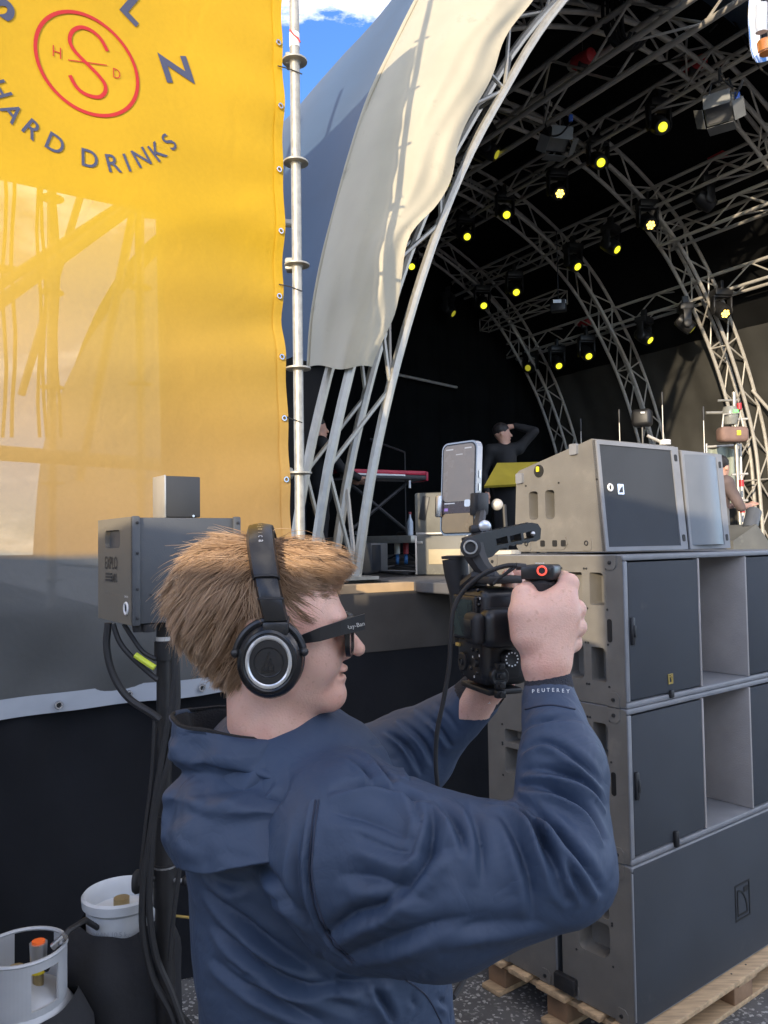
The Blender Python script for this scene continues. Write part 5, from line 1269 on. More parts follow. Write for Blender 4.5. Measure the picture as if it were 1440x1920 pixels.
# ---------------------------------------------------------------- camera rig
rig = thing('camera', 'black camera held upright with its viewfinder facing left', 'camera', at(910, 1185, 1.09))
NB, NT = az(250), az(160); CC = at(918, 1186, 1.115)
CB = basis(NB, NT, UP, CC)                    # x = out of the back, y = out of the camera's top plate, z = up
R3 = CB.to_3x3()
def cbox(c, s, nm, m_, bev=.004, par=None): return MB().box(CB @ Vector(c), s, R3, bev, 3).build(nm, m_, par or rig, smooth=40)
cbox((0, 0, 0), (.062, .088, .125), 'body', MT['satin_black'], .012)
cbox((-.006, .004, -.048), (.075, .078, .04), 'grip', MT['rubber'], .016)
sc_ = cbox((.033, -.004, .022), (.008, .070, .062), 'screen', MT['gloss_black'], .003)
MB().box(CB @ Vector((.0375, -.006, .022)), (.001, .056, .050), R3).build('screen_glass', mat('screen_glow', (.035, .05, .045), .12, 0, .3, 30), sc_)
cbox((.006, .052, .012), (.066, .034, .052), 'viewfinder_hump', MT['satin_black'], .013)
ec = cbox((.046, .046, .012), (.018, .036, .042), 'eyecup', MT['rubber'], .008)
MB().box(CB @ Vector((.0555, .046, .012)), (.002, .022, .026), R3, .001).build('eyepiece', MT['gloss_black'], ec)
hs = cbox((-.004, .071, .012), (.024, .005, .030), 'hot_shoe', MT['black_metal'], .001)
for z in (-.015, .015): MB().box(CB @ Vector((-.004, .0755, .012+z*.86)), (.024, .003, .003), R3).build('shoe_rail', MT['silver'], hs)
for y in (-.008, 0, .008): MB().box(CB @ Vector((.004, .0742, .012+y)), (.003, .0012, .002), R3).build('contact', MT['gold'], hs)
def dial(c, ax, r, h, nm, m_=None):
    Mz = {'x': Matrix(((0,0,1,0),(1,0,0,0),(0,1,0,0),(0,0,0,1))), 'y': Matrix(((1,0,0,0),(0,0,1,0),(0,-1,0,0),(0,0,0,1)))}[ax]
    return MB().lathe([(r, 0), (r, h*.8), (r*.9, h), (r*.4, h*.9), (.0004, h*.9)], 20, CB @ Matrix.Translation(c) @ Mz).build(nm, m_ or MT['black_metal'], rig, smooth=35)
md = dial((-.004, .044, -.030), 'y', .0115, .010, 'mode_dial')
for k in range(12):
    a = k*math.pi/6; MB().box(CB @ Vector((-.004+.0088*math.cos(a), .0545, -.030+.0088*math.sin(a))), (.0018, .0006, .0018), R3).build('dial_mark', MT['white_print'], md)
dial((.031, -.018, -.040), 'x', .013, .004, 'control_wheel'); dial((.031, -.018, -.040), 'x', .005, .006, 'set_button', MT['gloss_black']); dial((.031, .022, -.036), 'x', .006, .005, 'joystick'); dial((.012, .044, -.052), 'y', .013, .008, 'rear_dial')
for (y, z) in ((.012, -.022), (.028, -.022), (.006, -.05), (.026, -.054), (.036, .045), (.036, .055), (.034, .066)): MB().ball(CB @ Vector((.0315, y*.9, z*.92)), (.0028, .0028, .0028), 8, 6).build('button', MT['gloss_black'], rig)
for (y, z) in ((.012, -.030), (.034, -.026), (.016, -.056), (.040, .050)): MB().box(CB @ Vector((.0318, y*.9, z)), (.0006, .0022, .003), R3).build('button_mark', MT['white_print'], rig)
MB().box(CB @ Vector((.030, -.034, -.018)), (.008, .012, .005), R3, .001).build('strap_lug', MT['gold'], rig)
lc = CB @ Vector((-.03, 0, .012))
MB().lathe([(.036, 0), (.036, .03), (.041, .032), (.041, .07), (.036, .072), (.034, .074), (.03, .06)], 32, basis(UP, (-NB).cross(UP)*1, -NB, lc)).build('lens', MT['satin_black'], rig, smooth=35)
cg = thing('camera_cage', 'black metal cage and ribbed top handle round the camera', 'camera cage', at(900, 1080, 1.1))
def gbox(c, s, nm, m_=None, bev=.002): return MB().box(CB @ Vector(c), s, R3, bev).build(nm, m_ or MT['black_metal'], cg)
gbox((0, 0, .074), (.05, .10, .010), 'cage_plate'); gbox((0, .0, -.074), (.05, .085, .008), 'cage_plate'); gbox((-.012, -.052, 0), (.022, .008, .15), 'cage_plate')
for k in range(4):
    gbox((.012, .049, -.075+.012*k), (.014, .010, .010), 'cage_rib'); MB().bar(CB @ Vector((.012, .053, -.075+.012*k)), CB @ Vector((.012, .056, -.075+.012*k)), .0034, 8).build('thread_hole', MT['cup_black'], cg)
# handle: post, rosette, long grip with slots
hp0, hp1, hp2 = at(905, 1085, 1.10), at(884, 1040, 1.10), at(892, 1018, 1.10)
MB().tube([at(930, 1090, 1.09), at(905, 1065, 1.10), at(890, 1040, 1.105), at(888, 1018, 1.105)], [.010, .013, .016, .014], 8).build('handle_post', MT['black_metal'], cg)
MB().lathe([(.014, 0), (.014, .006), (.009, .007), (.009, .004), (.0005, .004)], 16, basis((1,0,0), (0,0,1), (0,-1,0), at(882, 1026, 1.088))).build('rosette', MT['black_metal'], cg)
MB().ring(at(882, 1026, 1.081), (0,-1,0), .0085, .0014, 20, 6).build('rosette_ring', MT['silver'], cg)
ha, hb = at(888, 1022, 1.105), at(1004, 998, 1.15); d = (hb-ha).normalized(); nn = d.cross(UP).normalized(); uu = nn.cross(d)
HM4 = basis(d, uu, nn, ha); L = (hb-ha).length
top = [(-.012, .012)] + [(L*.1, .015), (L*.9, .0155), (L, .012), (L+.004, .004), (L, -.010)] + [(L*(.92-.06*i), -.012+(.0026 if i % 2 else 0)) for i in range(9)] + [(L*.34, -.012), (L*.2, -.02), (-.005, -.022), (-.014, -.008)]
slots = [[(L*a, -.006), (L*b_, -.006), (L*b_, .004), (L*a, .003)] for a, b_ in ((.30, .48), (.52, .70), (.74, .90))]
pl, cups = holed_plate(top, slots, HM4 @ Matrix.Translation((0, 0, -.009)), .002); pl2, _ = holed_plate(top, slots, HM4 @ Matrix.Translation((0, 0, .009)), .002)
n_ = len(top); mb = MB().add(pl.v, pl.f); mb.add(pl2.v, pl2.f); mb.add([HM4 @ Vector((x, y, z)) for z in (-.009, .009) for x, y in top], [[i, (i+1) % n_, n_+(i+1) % n_, n_+i] for i in range(n_)])
for s_ in slots: mb.add([HM4 @ Vector((x, y, z)) for z in (-.009, .009) for x, y in s_], [[i, (i+1) % 4, 4+(i+1) % 4, 4+i] for i in range(4)])
mb.build('top_handle', MT['satin_black'], cg, smooth=30)
for k in range(9): MB().bar(HM4 @ Vector((L*(.2+.085*k), .0148, 0)), HM4 @ Vector((L*(.2+.085*k), .0162, 0)), .0022, 8).build('handle_screw', MT['black_metal'], cg)
MB().ball(hb - d*.012 - nn*-.010, .0035, 8, 6).build('handle_screw', MT['silver'], cg)
# left grip, seen behind the cage
lg = [at(853, 1048, 1.15), at(856, 1075, 1.15), at(862, 1110, 1.15), at(868, 1170, 1.15), at(872, 1200, 1.15)]
MB().tube(lg, [.0185, .0175, .0150, .0160, .0155], 16).build('side_grip', MT['rubber'], cg); MB().lathe([(.019, 0), (.0195, .004), (.012, .005), (.0115, .001), (.0004, .001)], 18, Matrix.Translation(lg[0])).build('grip_cap', MT['black_metal'], cg)
MB().tube([at(872, 1098, 1.12), at(890, 1082, 1.10), at(930, 1080, 1.09)], .009, 8).build('grip_arm', MT['black_metal'], cg)
# right grip in the hand, with the wireless module on it
rg_ = thing('camera_grip', 'black handgrip with small transmitter box held in the right hand', 'camera grip', at(1010, 1120, 1.01))
MB().tube([at(1016, 1093, 1.012), at(1014, 1110, 1.012), at(1009, 1150, 1.012), at(1004, 1215, 1.015)], [.0215, .0195, .0175, .0165], 18).build('grip', MT['rubber'], rg_)
MB().tube([at(1018, 1086, 1.012), at(1017, 1096, 1.012)], [.0165, .0205], 18).build('grip_collar', MT['black_metal'], rg_)
wm = az(128); Wb = basis(Vector((wm.y, -wm.x, 0)) * -1, wm, UP, at(1014, 1072, 1.012)); Wb = basis(az(118), az(28), UP, at(1017, 1073, 1.012)); R4 = Wb.to_3x3()
MB().box(Wb.translation, (.040, .036, .0195), R4, .004, 3).build('transmitter', MT['satin_black'], rg_); fr_ = az(198)
MB().box(at(1003, 1074, .995), (.034, .004, .016), basis(az(100), az(10), UP).to_3x3(), .0015).build('transmitter_window', MT['gloss_black'], rg_)
MB().lathe([(.0068, 0), (.0068, .004), (.006, .005), (.0005, .005)], 20, basis(az(100), UP, az(190), at(1016, 1070, .992))).build('record_button', MT['black_metal'], rg_)
MB().ring(at(1016, 1070, .9868), az(190), .0052, .0011, 22, 6).build('record_ring', mat('red_glow', (.7, .05, .03), .4, emit=(.8, .08, .05), es=.5), rg_)
MB().box(at(1012, 1056, 1.01), (.010, .006, .0006), R4).build('sticker', MT['white_print'], rg_)
MB().tube([at(986, 1063, 1.0), at(968, 1062, 1.0)], [.004, .0045], 8).build('plug', MT['black_plastic'], rg_)
cbl = [(968, 1060), (948, 1061), (915, 1072), (885, 1092), (862, 1118), (849, 1150), (845, 1200), (842, 1250), (832, 1310), (820, 1370), (817, 1430), (823, 1500), (828, 1560)]
tag(MB().tube(catmull([at(x, y, 1.01+.03*min(1, i/4)) for i, (x, y) in enumerate(cbl)], 5), .0030, 8).build('camera_cable', MT['rubber']), 'thin black cable looping from the camera down behind the raised arm', 'cable')
tag(MB().tube(catmull([at(x, y, 1.04) for x, y in ((968, 1062), (955, 1072), (935, 1085), (925, 1096), (940, 1082), (962, 1062))], 5), .0018, 6).build('camera_cable', MT['rubber']), 'short thin cable curled above the camera body', 'cable')
# phone and clamp
ph = thing('phone', 'phone in clear case clamped upright above the camera', 'phone', at(860, 1000, 1.24))
PN = az(228); PX = az(138); PC = at(862, 916, 1.245); pr = R(2.6); PXr = PX; PUr = (UP + Vector((.045, 0, 0))).normalized()
PB = basis(PX, PUr, PN, PC)
MB().prism(rrect(-.037, -.0725, .037, .0725, .012, None, 6), -.0085, .0030, PB).build('clear_case', mat('case_clear', (.36, .37, .385), .2, .3, .05, 10), ph, smooth=40)
MB().prism(rrect(-.0345, -.070, .0345, .070, .0105, None, 6), .0030, .0036, PB).build('screen', MT['gloss_black'], ph, smooth=None)
def scr(x0, y0, x1, y1, nm, col, es=.0, z=.0037, r=.001):
    MB().prism(rrect(x0, y0, x1, y1, r), z, z+.0002, PB).build(nm, mat('scr_'+nm, col, .25, 0, .08, 40, emit=col, es=es*.3), ph, smooth=None)
scr(-.0325, -.020, .0325, .068, 'screen_picture', (.24, .20, .165), .28, r=.009); scr(-.0325, -.038, .0325, -.0205, 'screen_panel', (.075, .05, .05), .1); scr(-.0325, -.068, .0325, -.0385, 'screen_lower_picture', (.33, .225, .11), .28, r=.008)
scr(.014, -.029, .026, -.018, 'screen_icon', (.55, .60, .66), .5, .004, .003)
scr(-.028, -.0235, -.006, -.022, 'screen_text', (.6, .6, .6), .4, .004, .0003); scr(-.028, -.0345, -.020, -.030, 'screen_text_mauve', (.35, .2, .5), .3, .004, .0003)
scr(-.027, .0605, -.012, .0625, 'screen_clock', (.55, .52, .48), .4, .004, .0003); scr(.012, .0605, .026, .0625, 'screen_status', (.55, .52, .48), .4, .004, .0003); scr(-.006, .052, .008, .0535, 'screen_caption', (.5, .47, .43), .4, .004, .0003)
for y in (.02, .0, -.02): MB().box(PB @ Vector((.0378, y, -.003)), (.0012, .011, .003), PB.to_3x3()).build('side_button', MT['silver'], ph)
pcl = thing('phone_clamp', 'black clamp on the cage that grips the phone', 'clamp', at(880, 1005, 1.2)); RP = PB.to_3x3()
MB().box(PB @ Vector((.043, -.026, -.002)), (.012, .034, .022), RP, .003).build('clamp_jaw', MT['black_metal'], pcl); MB().box(PB @ Vector((.0385, -.026, .006)), (.018, .034, .006), RP, .002).build('clamp_lip', MT['black_metal'], pcl)
MB().box(PB @ Vector((-.042, -.026, -.002)), (.008, .034, .020), RP, .003).build('clamp_jaw', MT['black_metal'], pcl); MB().box(PB @ Vector((-.037, -.026, .006)), (.012, .034, .005), RP, .002).build('clamp_lip', MT['silver'], pcl)
MB().box(PB @ Vector((0, -.026, -.014)), (.09, .026, .008), RP, .003).build('clamp_back', MT['black_metal'], pcl)
MB().tube([PB @ Vector((.03, -.03, -.018)), at(900, 975, 1.19), at(895, 1000, 1.15), at(897, 1016, 1.12)], [.008, .008, .009, .010], 8).build('clamp_arm', MT['black_metal'], pcl)
MB().lathe([(.0085, 0), (.0085, .008), (.006, .010), (.0005, .010)], 16, basis((1,0,0), (0,0,1), (0,-1,0), at(908, 987, 1.13))).build('clamp_knob', MT['silver'], pcl)
MB().box(at(900, 992, 1.14), (.03, .03, .012), None, .004).build('clamp_foot', MT['black_metal'], pcl)
# ================================================================ effect machine on a stand
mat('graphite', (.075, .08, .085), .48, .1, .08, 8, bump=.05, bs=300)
mat('graphite_lit', (.17, .155, .125), .48, .1, .06, 8, bump=.05, bs=300)  # lighter, warmer copy of graphite: light on the left face painted in
EX = at(250, 1172, 2.24); EX.z = 1.648; EW, ED = az(55), az(-35); EM = basis(EW, ED, UP, EX); ER = EM.to_3x3()
ex = thing('effect_machine', 'dark box lettered EXPLO on a stand behind the person', 'effect machine', EX)
W_, D_, H_ = .325, .33, .302
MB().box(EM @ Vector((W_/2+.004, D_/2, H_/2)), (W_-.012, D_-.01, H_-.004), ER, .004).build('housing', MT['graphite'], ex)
Ml = EM @ Matrix(((0,0,-1,0), (-1,0,0,D_), (0,1,0,0), (0,0,0,1)))     # left face: x runs towards the front, y up, z outwards
pl, cups = holed_plate(rrect(0, 0, D_, H_, .004), [rrect(.075, .215, .225, .268, .016)], Ml @ Matrix.Translation((0,0,.004)), .05)
pl.build('side_plate', MT['graphite_lit'], ex, smooth=None)
for c in cups: c.build('handle_cup', MT['graphite_lit'], ex, smooth=30)
for x in (.008, W_-.012): MB().box(EM @ Vector((x, .004, H_/2)), (.024, .016, H_+.004), ER, .005).build('corner_post', MT['graphite'], ex)
for x in (.010, W_-.012):
    for z in (.02, .10, .20, .285): MB().lathe([(.0045, 0), (.0045, .002), (.0015, .003)], 8, EM @ Matrix(((1,0,0,x), (0,0,-1,-.005), (0,1,0,z), (0,0,0,1)))).build('screw', MT['black_metal'], ex)
MB().lathe([(.005, 0), (.005, .002), (.001, .003)], 10, EM @ Matrix(((1,0,0,.075), (0,0,-1,.004), (0,1,0,.082), (0,0,0,1)))).build('screw', MT['silver'], ex)
MB().lathe([(.003, 0), (.003, .002)], 8, EM @ Matrix(((1,0,0,.05), (0,0,-1,.004), (0,1,0,.082), (0,0,0,1)))).build('screw', MT['black_metal'], ex)
for x, y in ((.03, .02), (D_-.02, .02), (.05, -.0)): MB().lathe([(.018, -.022), (.02, -.006), (.02, 0)], 14, EM @ Matrix.Translation((x, y+.02, 0))).build('rubber_foot', MT['rubber'], ex)
put_text('lettering', 'EXPLO', .038, Ml @ Matrix.Translation((.14, .172, .0055)), MT['dark_print'], ex, .012, .80)
put_text('lettering', 'MX', .026, Ml @ Matrix.Translation((.175, .128, .0055)), MT['dark_print'], ex, .005, .85)
for k in range(3): MB().prism(rrect(.085, .117+.0095*k, .145, .123+.0095*k, .0005), .0045, .0058, Ml).build('printed_bar', MT['dark_print'], ex, smooth=None)
MB().ring(Ml @ Vector((.285, .045, .006)), -EW, .016, .0035, 22, 6).build('socket_ring', MT['white_paint'], ex); MB().lathe([(.013, .004), (.010, .006), (.003, .005)], 14, Ml @ Matrix.Translation((.285, .045, 0))).build('socket', MT['black_metal'], ex)
put_text('lettering', 'DMX IN', .006, Ml @ Matrix.Translation((.285, .078, .0055)), MT['white_print'], ex)
ub = EM @ Vector((.13, .10, H_+.001)); UM = basis(EW, ED, UP, ub)
un = thing('receiver_unit', 'small unit with light painted on its left side, standing on the effect machine', 'receiver', ub)
MB().box(UM @ Vector((.055, .05, .064)), (.108, .100, .124), ER, .004).build('case', mat('graphite_dark', (.04, .042, .044), .5, .1, .08, 8), un); MB().box(UM @ Vector((-.002, .05, .064)), (.006, .104, .128), ER, .002).build('end_plate', mat('end_lit', (.50, .48, .43), .35, .6, .06, 20), un)  # end plate brighter than the case: light on the left face put into colour
MB().lathe([(.004, 0), (.004, .002)], 8, UM @ Matrix(((1,0,0,.085), (0,0,-1,-.001), (0,1,0,.006), (0,0,0,1)))).build('screw', MT['silver'], un)
st = thing('machine_stand', 'black tube stand with clamps carrying the effect machine', 'stand', (at(307, 1500, 2.4).x, 2.4, 0))
sx = at(307, 1200, 2.40).x; sp_ = Vector((sx, 2.40, 0))
MB().bar(sp_ + UP*1.0, sp_ + UP*1.65, .0215, 16).build('upper_tube', MT['black_metal'], st); MB().bar(sp_ + UP*.12 + Vector((.0, 0, 0)), sp_ + UP*1.08, .0285, 16).build('lower_tube', MT['black_metal'], st)
zc = at(307, 1215, 2.4).z; MB().bar(sp_ + UP*(zc-.035), sp_ + UP*(zc+.02), .0275, 16).build('collar', MT['rubber'], st); MB().bar(sp_ + UP*(zc+.022), sp_ + UP*(zc+.034), .0225, 16).build('label_band', MT['white_paint'], st)
zk = at(300, 1650, 2.4).z
MB().bar(sp_ + UP*(zk-.07), sp_ + UP*(zk+.05), .034, 16).build('clamp_collar', MT['black_metal'], st)
kp = at(262, 1652, 2.36); MB().bar(kp, kp + Vector((.05, .03, 0)), .010, 10).build('clamp_bolt', MT['black_metal'], st); MB().lathe([(.030, -.015), (.034, -.005), (.034, .012), (.026, .02), (.002, .02)], 18, basis((0,.6,.0), UP, (-.8,-.6,0), kp)).build('clamp_knob', MT['rubber'], st)
put_text('knob_print', 'K', .02, basis(Vector((.6,-.8,0)), UP, Vector((-.8,-.6,0)), kp + Vector((-.8,-.6,0))*.0215), MT['white_paint'], st)
MB().bar(sp_ + UP*zk, sp_ + Vector((.06, -.02, zk+.005)), .007, 8).build('clamp_bolt', MT['silver'], st); MB().ball(sp_ + Vector((.07, -.02, zk+.005)), .016, 10, 8).build('clamp_nut', MT['black_metal'], st)
MB().bar(sp_ + UP*(zk-.10), sp_ + Vector((.075, -.02, zk-.10)), .004, 8).build('pin', MT['gold'], st); MB().bar(sp_ + UP*(zk+.04), sp_ + UP*(zk+.045), .035, 18).build('clamp_edge', MT['silver'], st)
for a in (20, 140, 260): MB().tube([sp_ + UP*.55, sp_ + az(a)*.25 + UP*.25, sp_ + az(a)*.5 + UP*.02], .013, 8).build('leg', MT['black_metal'], st)
cbs = [([(203, 1168), (200, 1215), (212, 1265), (240, 1308), (285, 1338), (300, 1350)], .011), ([(212, 1170), (225, 1205), (250, 1235), (280, 1262), (296, 1275)], .008), ([(232, 1170), (248, 1195), (268, 1222), (292, 1236)], .007), ([(325, 1170), (328, 1240), (326, 1300), (312, 1380), (295, 1480), (280, 1580), (270, 1650), (268, 1740), (285, 1830), (320, 1900), (335, 1960)], .011), ([(330, 1240), (332, 1320), (318, 1420), (292, 1520), (284, 1600), (280, 1700), (292, 1790), (320, 1860), (345, 1930)], .010), ([(345, 1480), (342, 1560), (335, 1640), (325, 1720), (318, 1800)], .007), ([(290, 1350), (285, 1450), (272, 1560), (262, 1660)], .006)]
for (pts, r), lab in zip(cbs, ('thick black cable bowing left under the effect machine', 'black cable running from the effect machine to the stand collar', 'short black cable right under the effect machine', 'thick black cable running down along the machine stand', 'second black cable curving down beside the machine stand', 'thin cable right of the machine stand behind the hood', 'thin cable left of the machine stand below the banner')):
    tag(MB().tube(catmull([at(x, y, 2.33) for x, y in pts], 6), r, 8).build('machine_cable', MT['rubber']), lab, 'cable', 'cables at the effect machine')
tag(MB().tube([at(254, 1228, 2.315), at(268, 1238, 2.312), at(290, 1252, 2.31)], .009, 8).build('cable_tape', mat('tape_yg', (.55, .62, .05), .5)), 'yellow-green tape wrapped round a cable under the machine', 'tape')

# ================================================================ gas bottles in black bags
mat('grey_enamel', (.42, .44, .46), .42, .15, .08, 10, dirt=((.24, .24, .24), 8, .64))
mat('white_plastic', (.55, .58, .60), .45, 0, .08, 12, dirt=((.40, .38, .30), 9, .62))
mat('bag', (.014, .015, .018), .85, 0, .2, 8, bump=.3, bs=30)
def bag(c, r, h, par, seed):
    def fn(u, v):
        th = 2*math.pi*u; rr = r*(1.04 + .05*math.sin(th*3+seed) + .03*math.sin(th*7+v*5+seed) + .02*math.sin(v*14+th*2)); z = h*v + (.012*math.sin(th*3+seed) + .005*math.sin(th*7))*v
        if v > .86: rr *= 1-.25*(v-.86)/.14
        return c + Vector((math.cos(th)*rr, math.sin(th)*rr, z))
    MB().grid(fn, 60, 24).build('bag', MT['bag'], par, smooth=180)
def open_collar(c, r, z0_, z1_, gaps, m_, par):
    n_ = 72; mb = MB()
    for k in range(n_):
        a, b_ = 2*math.pi*k/n_, 2*math.pi*(k+1)/n_; dg = math.degrees(a) % 360
        zt = z1_; segs = [(z0_, z1_)]
        for g0, g1, ga, gb in gaps:
            if g0 <= dg < g1: segs = [(z0_, ga), (gb, z1_)] if gb < z1_ else [(z0_, ga)]
        for s0, s1 in segs:
            if s1-s0 < .002: continue
            vs = [c + Vector((math.cos(x)*rr, math.sin(x)*rr, z)) for rr in (r, r-.006) for x in (a, b_) for z in (s0, s1)]
            mb.add(vs, [[0,2,3,1], [4,5,7,6], [1,3,7,5], [0,4,6,2], [0,1,5,4], [2,6,7,3]])
    return mb.build('collar', m_, par, smooth=None)
g1c = at(42, 1800, 2.2); g1c.z = 0; g1 = thing('gas_bottle', 'grey gas bottle with orange-topped valve in black bag, leftmost', 'gas bottle', g1c, 0, 'gas bottles in bags')
MB().lathe([(.12, .02), (.145, .05), (.15, .12), (.15, .52), (.135, .63), (.10, .68), (.05, .705), (.03, .71)], 32, Matrix.Translation(g1c)).build('bottle', MT['grey_enamel'], g1)
bag(g1c, .165, .66, g1, 1.0); open_collar(g1c, .112, .64, .80, [(205, 250, .70, .785), (300, 345, .68, .775), (60, 120, .70, .9)], MT['grey_enamel'], g1)
for z in (.80,): MB().ring(g1c + UP*z, UP, .109, .0055, 40, 6).build('collar_rim', MT['grey_enamel'], g1)
vp = at(72, 1790, 2.2); vp = Vector((vp.x, vp.y, 0))
MB().bar(vp + UP*.65, vp + UP*.735, .014, 12).build('valve', mat('brass', (.42, .32, .16), .4, .7), g1); MB().bar(vp + UP*.735, vp + UP*.765, .020, 14).build('valve_band', mat('vy', (.72, .55, .02), .5), g1); MB().bar(vp + UP*.766, vp + UP*.812, .021, 14, .023).build('valve_knob', MT['silver'], g1); MB().bar(vp + UP*.812, vp + UP*.817, .017, 14).build('knob_cap', mat('orange', (.85, .14, .02), .5), g1)
MB().bar(vp + Vector((-.06, 0, .72)), vp + Vector((-.06, 0, .75)), .02, 12).build('relief_valve', MT['brass'], g1)
MB().tube([vp + Vector((.02, 0, .74)), at(112, 1768, 2.2), at(128, 1745, 2.22), at(160, 1725, 2.3), at(200, 1750, 2.5)], .008, 8).build('gas_hose', MT['rubber'], g1)
MB().bar(at(100, 1775, 2.2), at(122, 1755, 2.2), .011, 10).build('hose_fitting', MT['silver'], g1)
g2c = at(228, 1700, 2.5); g2c.z = 0; g2 = thing('gas_bottle', 'gas bottle with round white collar in black bag beside the machine stand', 'gas bottle', g2c, 0, 'gas bottles in bags')
MB().lathe([(.12, .02), (.145, .05), (.15, .12), (.15, .52), (.13, .62), (.06, .66), (.03, .67)], 32, Matrix.Translation(g2c)).build('bottle', MT['white_plastic'], g2)
bag(g2c, .165, .745, g2, 2.3); MB().lathe([(.100, .66), (.103, .78), (.114, .79), (.116, .815), (.110, .822), (.103, .815), (.098, .79), (.096, .765), (.05, .772), (.0005, .775)], 48, Matrix.Translation(g2c), caps=False).build('collar', MT['white_plastic'], g2, smooth=40)
MB().bar(g2c + UP*.772, g2c + UP*.80, .024, 12).build('valve', MT['brass'], g2)
put_text('embossed_print', 'PROPAN 10.5 kg', .018, basis((1,0,0), (0,0,1), (0,-1,0), g2c + Vector((-.01, -.1035, .735))), MT['grey_enamel'], g2)

# small cable end on the asphalt beside the pallet
tag(MB().tube(catmull([at(900, 1790, 2.7), at(885, 1812, 2.6), at(868, 1840, 2.5), at(850, 1870, 2.4)], 5), .008, 8).build('floor_cable', MT['rubber']), 'black cable lying on the asphalt in front of the pallet', 'cable')

# ================================================================ things on the stage
mat('case_grey', (.12, .117, .10), .55, 0, .15, 7, dirt=((.26, .25, .2), 6, .6)); mat('case_tan', (.36, .30, .19), .6, 0, .15, 6); mat('yellow_flat', (.42, .31, .025), .6, 0, .1, 6); mat('kbd_red', (.48, .02, .05), .4, 0, .1, 6)
mat('brown_bag', (.20, .125, .10), .8, 0, .15, 12); mat('sheet_green', (.24, .27, .22), .6, 0, .12, 3)
def on_deck(px, d): p = at(px, 1040, d); return Vector((p.x, p.y, DZ))
def rot(a): return Matrix.Rotation(R(-a), 3, 'Z')
def bx_thing(name, label, cat, base, size, a, m_, group=None, extra=None, bev=.012):
    o = thing(name, label, cat, base, 0, group); MB().box(base + UP*size[2]/2, size, rot(a), bev).build('body', m_, o); return o
# floor monitors / cases
b_ = on_deck(687, 6.0); o = bx_thing('floor_monitor', 'dark floor monitor beside the foot of the front arch', 'monitor', b_, (.22, .34, .225), 20, MT['graphite']); MB().box(b_ + Vector((.03, -.18, .115)), (.17, .012, .19), rot(20), .004).build('grille', MT['grille_cloth'], o); MB().ball(b_ + Vector((.10, -.19, .08)), .008, 8, 6).build('badge', MT['white_paint'], o)
fc = on_deck(845, 5.55); A5 = 56
o = thing('flight_case', 'weathered lower flight case with pale panel behind the camera', 'flight case', fc, 0, 'stacked flight cases'); MB().box(fc + UP*.135, (.36, .42, .262), rot(A5-35), .01).build('body', MT['case_grey'], o)
Rf = rot(A5-35); nF = Rf @ Vector((0, -1, 0)); xF = Rf @ Vector((1, 0, 0))
MB().box(fc + nF*.212 + xF*.02 + UP*.125, (.22, .006, .10), Rf, .002).build('pale_panel', MT['case_tan'], o)
for sx_ in (-.15, .15): MB().box(fc + nF*.213 + xF*sx_ + UP*.22, (.04, .008, .02), Rf, .003).build('latch', MT['alu_bright'], o)
for sx_ in (-.178, .178): MB().box(fc + nF*.208 + xF*sx_ + UP*.135, (.012, .02, .26), Rf, .004).build('edge_strip', MT['alu'], o)
fc2 = fc + UP*.27; o = thing('flight_case', 'upper flight case leaning over the lower one left of the phone', 'flight case', fc2, 0, 'stacked flight cases'); MB().box(fc2 + UP*.145, (.38, .40, .28), Rf, .014).build('body', MT['case_grey'], o); MB().box(fc2 + nF*.203 + xF*-.12 + UP*.18, (.05, .008, .16), Rf @ Matrix.Rotation(R(12), 3, 'Y'), .003).build('dark_patch', MT['black_metal'], o); MB().box(fc2 + nF*.203 + UP*.01, (.36, .006, .014), Rf, .002).build('edge_strip', MT['alu'], o)
cb_ = on_deck(948, 5.6); bx_thing('cream_case', 'cream coloured box partly hidden behind the top handle', 'box', cb_, (.16, .2, .16), 30, mat('cream_case', (.55, .48, .36), .6))
# riser, keyboard, stands
rz_ = on_deck(735, 8.6); A8 = 58
o = thing('riser', 'low aluminium riser on blue-wheeled legs below the keyboard', 'riser', rz_); MB().box(rz_ + UP*.26, (1.15, .8, .075), rot(40), .01).build('platform', MT['alu_bright'], o)
for i, dx in enumerate((-.5, .06, .16, .5)):
    q = on_deck(735 + (-78, 10, 26, 60)[i], 8.3); MB().bar(q + UP*.11, q + UP*.23, .03, 10).build('leg', [MT['alu_bright'], mat('leg_white', (.6, .55, .45), .5), MT['red_paint'], MT['alu_bright']][i], o); MB().lathe([(.05, -.018), (.055, 0), (.05, .018)], 16, basis((0,1,0), (0,0,1), (1,0,0), q + UP*.055)).build('wheel', mat('wheel_blue', (.03, .12, .28), .4), o)
kb = at(708, 893, 8.6); kd = az(62); o = thing('keyboard', 'red stage keyboard on a black cross stand', 'keyboard', kb); Rk = rot(62-90)
MB().box(kb + UP*.035, (1.05, .30, .045), Rk, .012).build('top_cover', MT['kbd_red'], o); MB().box(kb - UP*.015, (1.03, .31, .05), Rk, .008).build('case', MT['black_plastic'], o)
nK = Rk @ Vector((0,-1,0)); xK = Rk @ Vector((1,0,0)); MB().box(kb + nK*.158 + UP*.004 - xK*.1, (.7, .012, .018), Rk, .002).build('keys', MT['white_paint'], o); MB().box(kb + xK*.525 + UP*.0, (.03, .32, .10), Rk, .01).build('end_cheek', MT['kbd_red'], o)
MB().box(kb + xK*.3 + nK*.16 - UP*.09, (.02, .02, .08), Rk).build('knob', MT['white_paint'], o)
ks = thing('keyboard_stand', 'black crossed keyboard stand', 'stand', Vector((kb.x, kb.y, DZ)))
